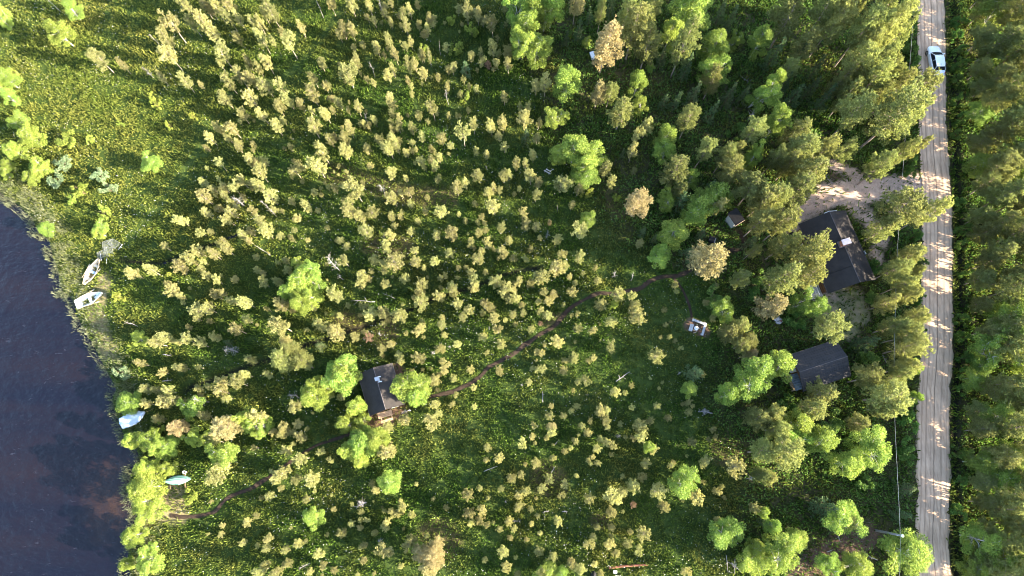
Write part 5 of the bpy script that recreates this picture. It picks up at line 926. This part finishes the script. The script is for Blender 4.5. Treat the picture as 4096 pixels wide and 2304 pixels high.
# ------------------------------------------------------------------ white car: lofted body, glass, wheels
def car(loc, rz):
    root = tag(empty('parked_car', loc, rz), 'white hatchback car parked on the gravel road facing up the photo', 'car')
    mb, nt, b = newmat('white_car_paint'); b.inputs['Base Color'].default_value = (.66, .67, .68, 1); b.inputs['Roughness'].default_value = .3; b.inputs['Coat Weight'].default_value = .6; b.inputs['Coat Roughness'].default_value = .08
    mg, nt, b = newmat('car_glass'); b.inputs['Base Color'].default_value = (.015, .017, .02, 1); b.inputs['Roughness'].default_value = .06
    mr_, nt, b = newmat('tail_lamp_red'); b.inputs['Base Color'].default_value = (.28, .015, .02, 1); b.inputs['Roughness'].default_value = .2
    ml, nt, b = newmat('headlamp_lens'); b.inputs['Base Color'].default_value = (.6, .63, .66, 1); b.inputs['Roughness'].default_value = .1
    # y forward; lower body: stations (y, half width, sill z, belt z)
    st = [(-2.24, .60, .42, .80), (-2.18, .74, .34, .92), (-1.95, .83, .26, .98), (-1.4, .88, .22, .98), (-.5, .89, .20, .95), (.4, .89, .20, .93), (1.1, .885, .22, .90), (1.6, .86, .24, .84), (2.0, .79, .28, .74), (2.2, .66, .34, .64), (2.27, .50, .42, .56)]
    def ring(y, w, z0, z1, cr=.05): return [(-w*.9, y, z0), (-w, y, z0+.12), (-w*1.0, y, z1-.22), (-w*.965, y, z1-.07), (-w*.86, y, z1), (-w*.45, y, z1+cr*.8), (0, y, z1+cr), (w*.45, y, z1+cr*.8), (w*.86, y, z1), (w*.965, y, z1-.07), (w, y, z1-.22), (w, y, z0+.12), (w*.9, y, z0)]
    bd = MB(); bd.loft([ring(*s) for s in st]); body = bd.build('body', mb, root, smooth=True)
    # cabin: front and rear rows of the greenhouse
    bel = [(-1.72, .76, 1.0), (-1.15, .80, 1.0), (.2, .81, .97), (1.02, .77, .93)]; roof = [(-1.30, .56, 1.40), (-.95, .60, 1.46), (-.1, .61, 1.475), (.30, .59, 1.43)]
    rf = MB(); rr = [[(x*w, y, z+.03*(1-abs(x)**2)) for x in (-1, -.85, -.4, 0, .4, .85, 1)] for y, w, z in [(-1.38, .54, 1.37)]+roof+[(.36, .57, 1.40)]]
    rf.loft(rr, closed=False, cap=False); low = [[(p[0], p[1], p[2]-.05) for p in r] for r in rr]; rf.loft(low, closed=False, cap=False); rf.build('roof', mb, root, smooth=True)
    for nm_, a_, b2 in (('windscreen', bel[3], (.35, .575, 1.39)), ('rear_window', bel[0], (-1.37, .545, 1.355))):
        g = MB(); k = np.linspace(-1, 1, 9); bow = .10 if nm_ == 'windscreen' else -.06
        g.loft([[(x*w*.97, y+bow*(1-x*x), z+.015) for x in k] for y, w, z in (a_, ((a_[0]+b2[0])/2, (a_[1]+b2[1])/2, (a_[2]+b2[2])/2+.02), b2)], closed=False, cap=False); g.build(nm_, mg, root, smooth=True)
    for s in (-1, 1):
        g = MB(); g.loft([[(s*w, y, z) for y, w, z in bel], [(s*(w+.012), y, z) for y, w, z in roof]], closed=False, cap=False); g.build('side_window', mg, root)
        pl = MB(); pl.tube([(s*.78, 1.04, .93), (s*.59, .36, 1.42), (s*.615, -.1, 1.47), (s*.60, -.95, 1.455), (s*.55, -1.36, 1.37), (s*.77, -1.74, 1.0)], .035, 6); pl.tube([(s*.81, -.35, .97), (s*.61, -.35, 1.46)], .03, 6); pl.build('window_pillar', mb, root, smooth=True)
        mi = MB(); mi.loft([[(s*(.93+dx), .78+dy, z) for dx, dy in ((0, -.07), (.19, -.05), (.19, .05), (0, .08))] for z in (.94, 1.08)]); mi.build('wing_mirror', mb, root, bevel=.02)
        hl = MB(); hl.loft([[(s*.44, 2.235, .60), (s*.70, 2.11, .66), (s*.80, 1.93, .71), (s*.60, 2.06, .74), (s*.42, 2.19, .665)], [(s*.44, 2.255, .55), (s*.705, 2.13, .56), (s*.825, 1.94, .62), (s*.62, 2.08, .755), (s*.44, 2.21, .69)]]); hl.build('headlight', ml, root)
        tlm = MB(); tlm.loft([[(s*.56, -2.245, .86), (s*.80, -2.06, .90), (s*.845, -1.84, .95), (s*.74, -1.95, 1.035), (s*.58, -2.17, .97)], [(s*.56, -2.26, .74), (s*.82, -2.08, .76), (s*.862, -1.85, .84), (s*.80, -1.9, 1.02), (s*.60, -2.2, .95)]]); tlm.build('taillight', mr_, root)
        for y in (-1.36, 1.36):
            t = MB(); an = np.linspace(0, 2*math.pi, 25)[:-1]; prof = ((.205, -.1), (.31, -.105), (.325, -.06), (.325, .06), (.31, .105), (.205, .1))
            t.loft([[(s*.80+s*dx, y+math.cos(q)*r, .325+math.sin(q)*r) for q in an] for r, dx in prof], cap=False); ty = t.build('wheel', M['black'], root)
            r = MB(); r.loft([[(s*.80+s*dx, y+math.cos(q)*rr_, .325+math.sin(q)*rr_) for q in an] for rr_, dx in ((.205, .08), (.19, .04), (.08, .06), (.04, .09))]); r.build('rim', M['metal'], ty)
    bp = MB(); bp.loft([[(x, -2.20-.05*(1-(x/.8)**2), z) for x in np.linspace(-.78, .78, 9)] for z in (.45, .66)], closed=False, cap=False); bp.loft([[(x, -2.17-.05*(1-(x/.8)**2), .665) for x in np.linspace(-.76, .76, 9)], [(x, -2.30-.04*(1-(x/.8)**2), .66) for x in np.linspace(-.76, .76, 9)], [(x, -2.30-.04*(1-(x/.8)**2), .5) for x in np.linspace(-.76, .76, 9)]], closed=False, cap=False); bp.build('rear_bumper', mb, root)
    gr = MB(); gr.box((0, 2.262, .50), (.72, .04, .13)); gr.build('grille', M['black'], root)
    wp = MB(); [wp.bar((x, 1.06, .965), (x+.45, .86, 1.06), .02, .02) for x in (-.5, .05)]; wp.build('wiper', M['black'], root)
    dh = MB(); [dh.box((s*.9, y, .80), (.03, .16, .03)) for s in (-1, 1) for y in (-.72, .28)]; dh.build('door_handle', mb, root)
    an = MB(); an.loft([[(-.02, -1.15, 1.47), (.02, -1.15, 1.47), (.02, -1.02, 1.475), (-.02, -1.02, 1.475)], [(-.01, -1.16, 1.54), (.01, -1.16, 1.54), (.01, -1.1, 1.54), (-.01, -1.1, 1.54)]]); an.build('roof_antenna', M['black'], root)
x, y = W(3746, 240, .8); car((x, y, .07), math.radians(1.0))

# ------------------------------------------------------------------ utility pole, cable and odd things lying about
x0, y0 = W(3504, 2122); r = tag(empty('utility_pole', (x0, y0, 0)), 'wooden utility pole with a white topped lamp-like cap beside the road, bottom right', 'utility pole')
q = MB(); q.tube([(0, 0, -.3), (0, 0, 5.6)], [.15, .11], 10); q.build('pole', M['dead_wood'], r)
q = MB(); q.loft([[(math.cos(t)*s, math.sin(t)*s, z) for t in np.linspace(0, 2*math.pi, 11)[:-1]] for s, z in ((.16, 5.58), (.16, 5.66), (.10, 5.74), (.02, 5.76))]); q.build('pole_cap', M['white_gel'], r)
q = MB(); q.bar((-.45, .02, 5.25), (.2, .02, 5.25), .07, .09); q.tube([(-.42, .02, 5.2), (-.42, .02, 5.42)], .05, 8); q.build('bracket', M['metal'], r)
cp_ = [(3597, 2350), (3601, 2150), (3590, 1900), (3580, 1700), (3576, 1500), (3581, 1250), (3590, 1000), (3604, 780), (3616, 620), (3640, 250), (3665, -60), (3690, -300)]
pts = smooth_line([(*W(u, v, 5.15), 5.15) for u, v in cp_], 8); q = MB(); q.tube([tuple(p) for p in pts], .012, 5)
M['cable'] = plain('pale_cable_sheath', (.35, .35, .35), .5, .5, .8); tag(q.build('power_cable', M['cable']), 'thin pale cable strung along the left side of the road', 'cable')
# crumpled sheet
x, y = W(3114, 1281, .2); rg = np.random.RandomState(9); k = 13; V = []
for i in range(k):
    for j in range(k):
        a, b_ = i/(k-1)-.5, j/(k-1)-.5; V.append((a*.95*(1-.3*abs(b_)), b_*1.05*(1-.3*abs(a)), .12+.22*math.cos(a*3)*math.cos(b_*3)*.8+rg.rand()*.07))
n2 = len(V); V += [(p[0], p[1], p[2]-.02) for p in V]; Fs = [(i*k+j, i*k+j+1, (i+1)*k+j+1, (i+1)*k+j) for i in range(k-1) for j in range(k-1)]; Fs += [tuple(q_+n2 for q_ in f[::-1]) for f in Fs]
M['sheet'] = plain('white_plastic_sheet', (.45, .43, .46), .4, .2, 3); q = MB().add(V, Fs); r = tag(empty('covered_heap', (x, y, .0), .5), 'crumpled white sheet with a dark red patch lying among bushes left of the lawn', 'sheet'); q.build('plastic_sheet', M['sheet'], r)
M['dark_red'] = plain('dark_red_cloth', (.25, .06, .06), .8, .2, 5); q = MB(); q.loft([[(.1, -.34, .26), (.26, -.34, .26), (.26, -.12, .34), (.1, -.12, .34)], [(.1, -.34, .30), (.26, -.34, .30), (.26, -.12, .38), (.1, -.12, .38)]]); q.build('red_patch', M['dark_red'], r)
# white box under the orange pine
x, y = W(2371, 221, .4); r = tag(empty('white_crate', (x, y, 0), .3), 'small white crate half under the tall orange-tinged pine at the top', 'crate')
q = MB(); q.loft([[(a, b_, z) for a, b_ in ((-.3, -.45), (.3, -.45), (.3, .45), (-.3, .45))] for z in (0, .55)]); q.build('crate_body', M['white_gel'], r, bevel=.02); q = MB(); q.box((0, 0, .58), (.68, .98, .05)); q.build('lid', M['white_gel'], r)
# broken pallet
x, y = W(2192, 684, .1); r = tag(empty('broken_pallet', (x, y, .02), -.55), 'broken grey pallet of a few planks on dark bare ground, upper middle', 'pallet')
for yy, ln in ((-.22, 1.0), (.08, .75)): q = MB(); q.box((0, yy, .16), (ln, .17, .03)); q.build('plank', M['grey_boards'], r)
for xx in (-.3, .32): q = MB(); q.box((xx, 0, .07), (.08, .75, .1)); q.build('bearer', M['dead_wood'], r)
q = MB(); q.bar((.25, .1, .2), (.55, .55, .3), .06, .03); q.build('loose_slat', M['grey_boards'], r)
# red-brown log, box and jetty posts near the bottom edge
A, B = Vector((*W(2436, 2272, .15), .10)), Vector((*W(2590, 2259, .15), .14)); q = MB(); q.tube([A, A.lerp(B, .3)+Vector((0, .06, 0)), A.lerp(B, .7)+Vector((0, .05, .02)), B], [.16, .15, .13, .10], 9)
M['red_log'] = plain('red_brown_rotting_log', (.20, .085, .055), .9, .4, 5, bmp=.5); tag(q.build('fallen_log', M['red_log']), 'long red-brown rotting log lying nearly level by the bottom edge', 'log')
x, y = W(2461, 2288, .4); r = tag(empty('white_box', (x, y, 0)), 'small white lidded box below the left end of the red-brown log', 'box'); q = MB(); q.box((0, 0, .2), (.38, .24, .4)); q.build('box_body', M['white_gel'], r, bevel=.02); q = MB(); q.box((0, 0, .42), (.43, .29, .04)); q.build('lid', M['white_gel'], r)
for i, u in enumerate((2464, 2470, 2476, 2483)):
    x, y = W(u, 2302+(i > 0)*2, .5); q = MB(); q.bar((0, 0, 0), (0, 0, .62), .05, .05, (1, 0, 0)); q.box((0, -.1, .64), (.09, .3, .03)); tag(q.build('white_stake', M['white_wood'], None, (x, y, 0)), ('leftmost', 'second from left', 'third from left', 'rightmost')[i]+' of four white stakes at the bottom edge below the white box', 'stake', 'white stakes at the bottom edge')
x, y = W(2374, 2300, .3); q = MB(); q.loft([[(math.cos(t)*s, math.sin(t)*s*1.2, z) for t in np.linspace(0, 2*math.pi, 11)[:-1]] for s, z in ((.40, 0), (.36, .2), (.2, .55), (.03, .72))]); tag(q.build('covered_bundle', M['black'], None, (x, y, 0)), 'black tarp bundle at the bottom edge left of the white box', 'bundle')
# fallen dead trees, poles and branches on the ground
def fallen(p0, p1, r, nb, label, seed, mat='dead_wood', lift=.25):
    A, B = Vector((*W(*p0, lift), lift)), Vector((*W(*p1, lift), lift)); rg = random.Random(seed); root = tag(empty('fallen_tree', A), label, 'fallen tree', 'dead trunks lying on the bog'); d = B-A; n = Vector((-d.y, d.x, 0)).normalized()
    q = MB(); pt = [d*t+n*rg.uniform(-.05, .05)*d.length*.4+Vector((0, 0, rg.uniform(-.03, .05))) for t in np.linspace(0, 1, 6)]; q.tube(pt, list(np.linspace(r, r*.4, 6)), 7); q.build('trunk', M[mat], root, smooth=True)
    if nb:
        q = MB()
        for i in range(nb):
            if nb < 4 and i: q.build('bare_branch', M[mat], root, smooth=True); q = MB()
            t = rg.uniform(.15, 1); s = 1 if i % 2 else -1; p = d*t; e = p+(n*s*rg.uniform(.5, 1)+d.normalized()*rg.uniform(.1, .7))*d.length*.22+Vector((0, 0, rg.uniform(0, .35))); m_ = (p+e)/2+Vector((0, 0, .1)); q.tube([p, m_, e], [r*.4, r*.3, r*.15], 5)
            q.tube([m_, m_+(e-p)*.3+n*rg.uniform(-.2, .2)], [r*.25, r*.1], 4)
        q.build('bare_branches' if nb > 3 else 'bare_branch', M[mat], root, smooth=True)
FALLEN = [((1466, 2009), (1419, 2028), .09, 14, 'bleached white fallen trunk with stubby side branches, lower middle'), ((2464, 1526), (2518, 1486), .07, 5, 'pale trunk lying diagonally in the green clearing'),
 ((2850, 1652), (2795, 1645), .07, 7, 'pale fallen branch lying below the big birch, lower right'), ((1500, 1207), (1405, 1203), .06, 3, 'grey trunk lying level right of the birch clump'), ((1582, 1196), (1528, 1170), .04, 3, 'thin curved grey branch above the cabin pines'),
 ((2171, 1609), (2171, 1566), .05, 1, 'thin straight pole lying upright in the photo, below the footpath'), ((650, 1524), (690, 1520), .06, 3, 'short grey trunk in the green shade left of the ditch'), ((652, 1417), (688, 1424), .05, 4, 'thin grey branch lying below the shore birch'),
 ((2196, 2043), (2170, 2050), .05, 4, 'forked pale branch by the reddish patch, bottom middle'), ((2248, 2046), (2270, 2046), .06, 6, 'small heap-like pale branch right of the forked one'), ((2050, 2084), (2082, 2084), .06, 5, 'pale branch pointing right near the bottom middle pines'),
 ((2940, 2235), (2938, 2295), .05, 2, 'thin pole lying straight down near the bottom edge birch'), ((2925, 2250), (2965, 2290), .05, 2, 'thin pole slanting down right near the bottom edge birch'), ((2905, 2220), (2912, 2290), .05, 2, 'leftmost thin pole near the bottom edge birch'),
 ((3308, 2208), (3330, 2200), .07, 2, 'upper pale stick on the brown debris strip'), ((3300, 2222), (3318, 2234), .07, 1, 'lower pale stick on the brown debris strip'), ((3352, 2142), (3360, 2166), .07, 3, 'bent grey stick at the top of the debris strip'), ((3475, 2225), (3510, 2240), .09, 1, 'short white trunk lying left of the utility pole'),
 ((2955, 300), (3000, 330), .06, 8, 'grey brushwood in the shade at upper right'), ((3290, 690), (3330, 735), .06, 9, 'brown brushwood beside the driveway'), ((3530, 1420), (3545, 1450), .05, 12, 'reddish-brown brush heap left of the road'), ((2205, 1890), (2222, 1865), .04, 2, 'small forked twig near the photo bottom middle'),
 ((1935, 1885), (1990, 1865), .05, 1, 'thin pale pole slanting up right, bottom middle'), ((2215, 1782), (2235, 1760), .05, 1, 'thin dark pole slanting up right in the lower middle')]
for i, f in enumerate(FALLEN): fallen(*f, 60+i)
# weathered debris chips on the brush strip and stones by the road: nobody could count them
P = scatter(16000, 30, 58, -16, 20); kd = cover(P, DEBRIS, 2.2) > rs.rand(len(P)); P = P[kd]; n = len(P)
Vv, Ff = blades(P, ground_z(P)+.03, rs.uniform(.1, .5, n), rs.uniform(.03, .08, n), rs.uniform(.85, .99, n), rs); M['chips'] = leafmat('wood_chips', (.06, .045, .04), (.12, .095, .08), (.24, .2, .19), .0, 0)
tag(link('wood_debris', np_mesh('wood_debris', Vv, Ff, {'rnd': ('FACE', rs.rand(n))}), [M['chips']]), 'brown twigs and wood chips on the cleared strip', 'debris', kind='stuff')
# the driveway has a sheet of its own
m, nt, b = newmat('sandy_drive'); pos = geo(nt); c = ramp(nt, noise(nt, 1.3, 6, .7, pos), [(.3, (.25, .17, .13)), (.7, (.42, .31, .24))]); c = mix(nt, mth(nt, 'MULTIPLY', ramp(nt, noise(nt, 7, 4, .75, pos), [(.45, (0, 0, 0)), (.7, (1, 1, 1))]), .5), c, (.17, .11, .075)); nt.links.new(c, b.inputs['Base Color']); b.inputs['Roughness'].default_value = .95; bump(nt, b, noise(nt, 9, 4, .7, pos), .6, .05)
strip('driveway', DRIVE[0][0][6:], 1.25, .035, m, .22, 9, 40)
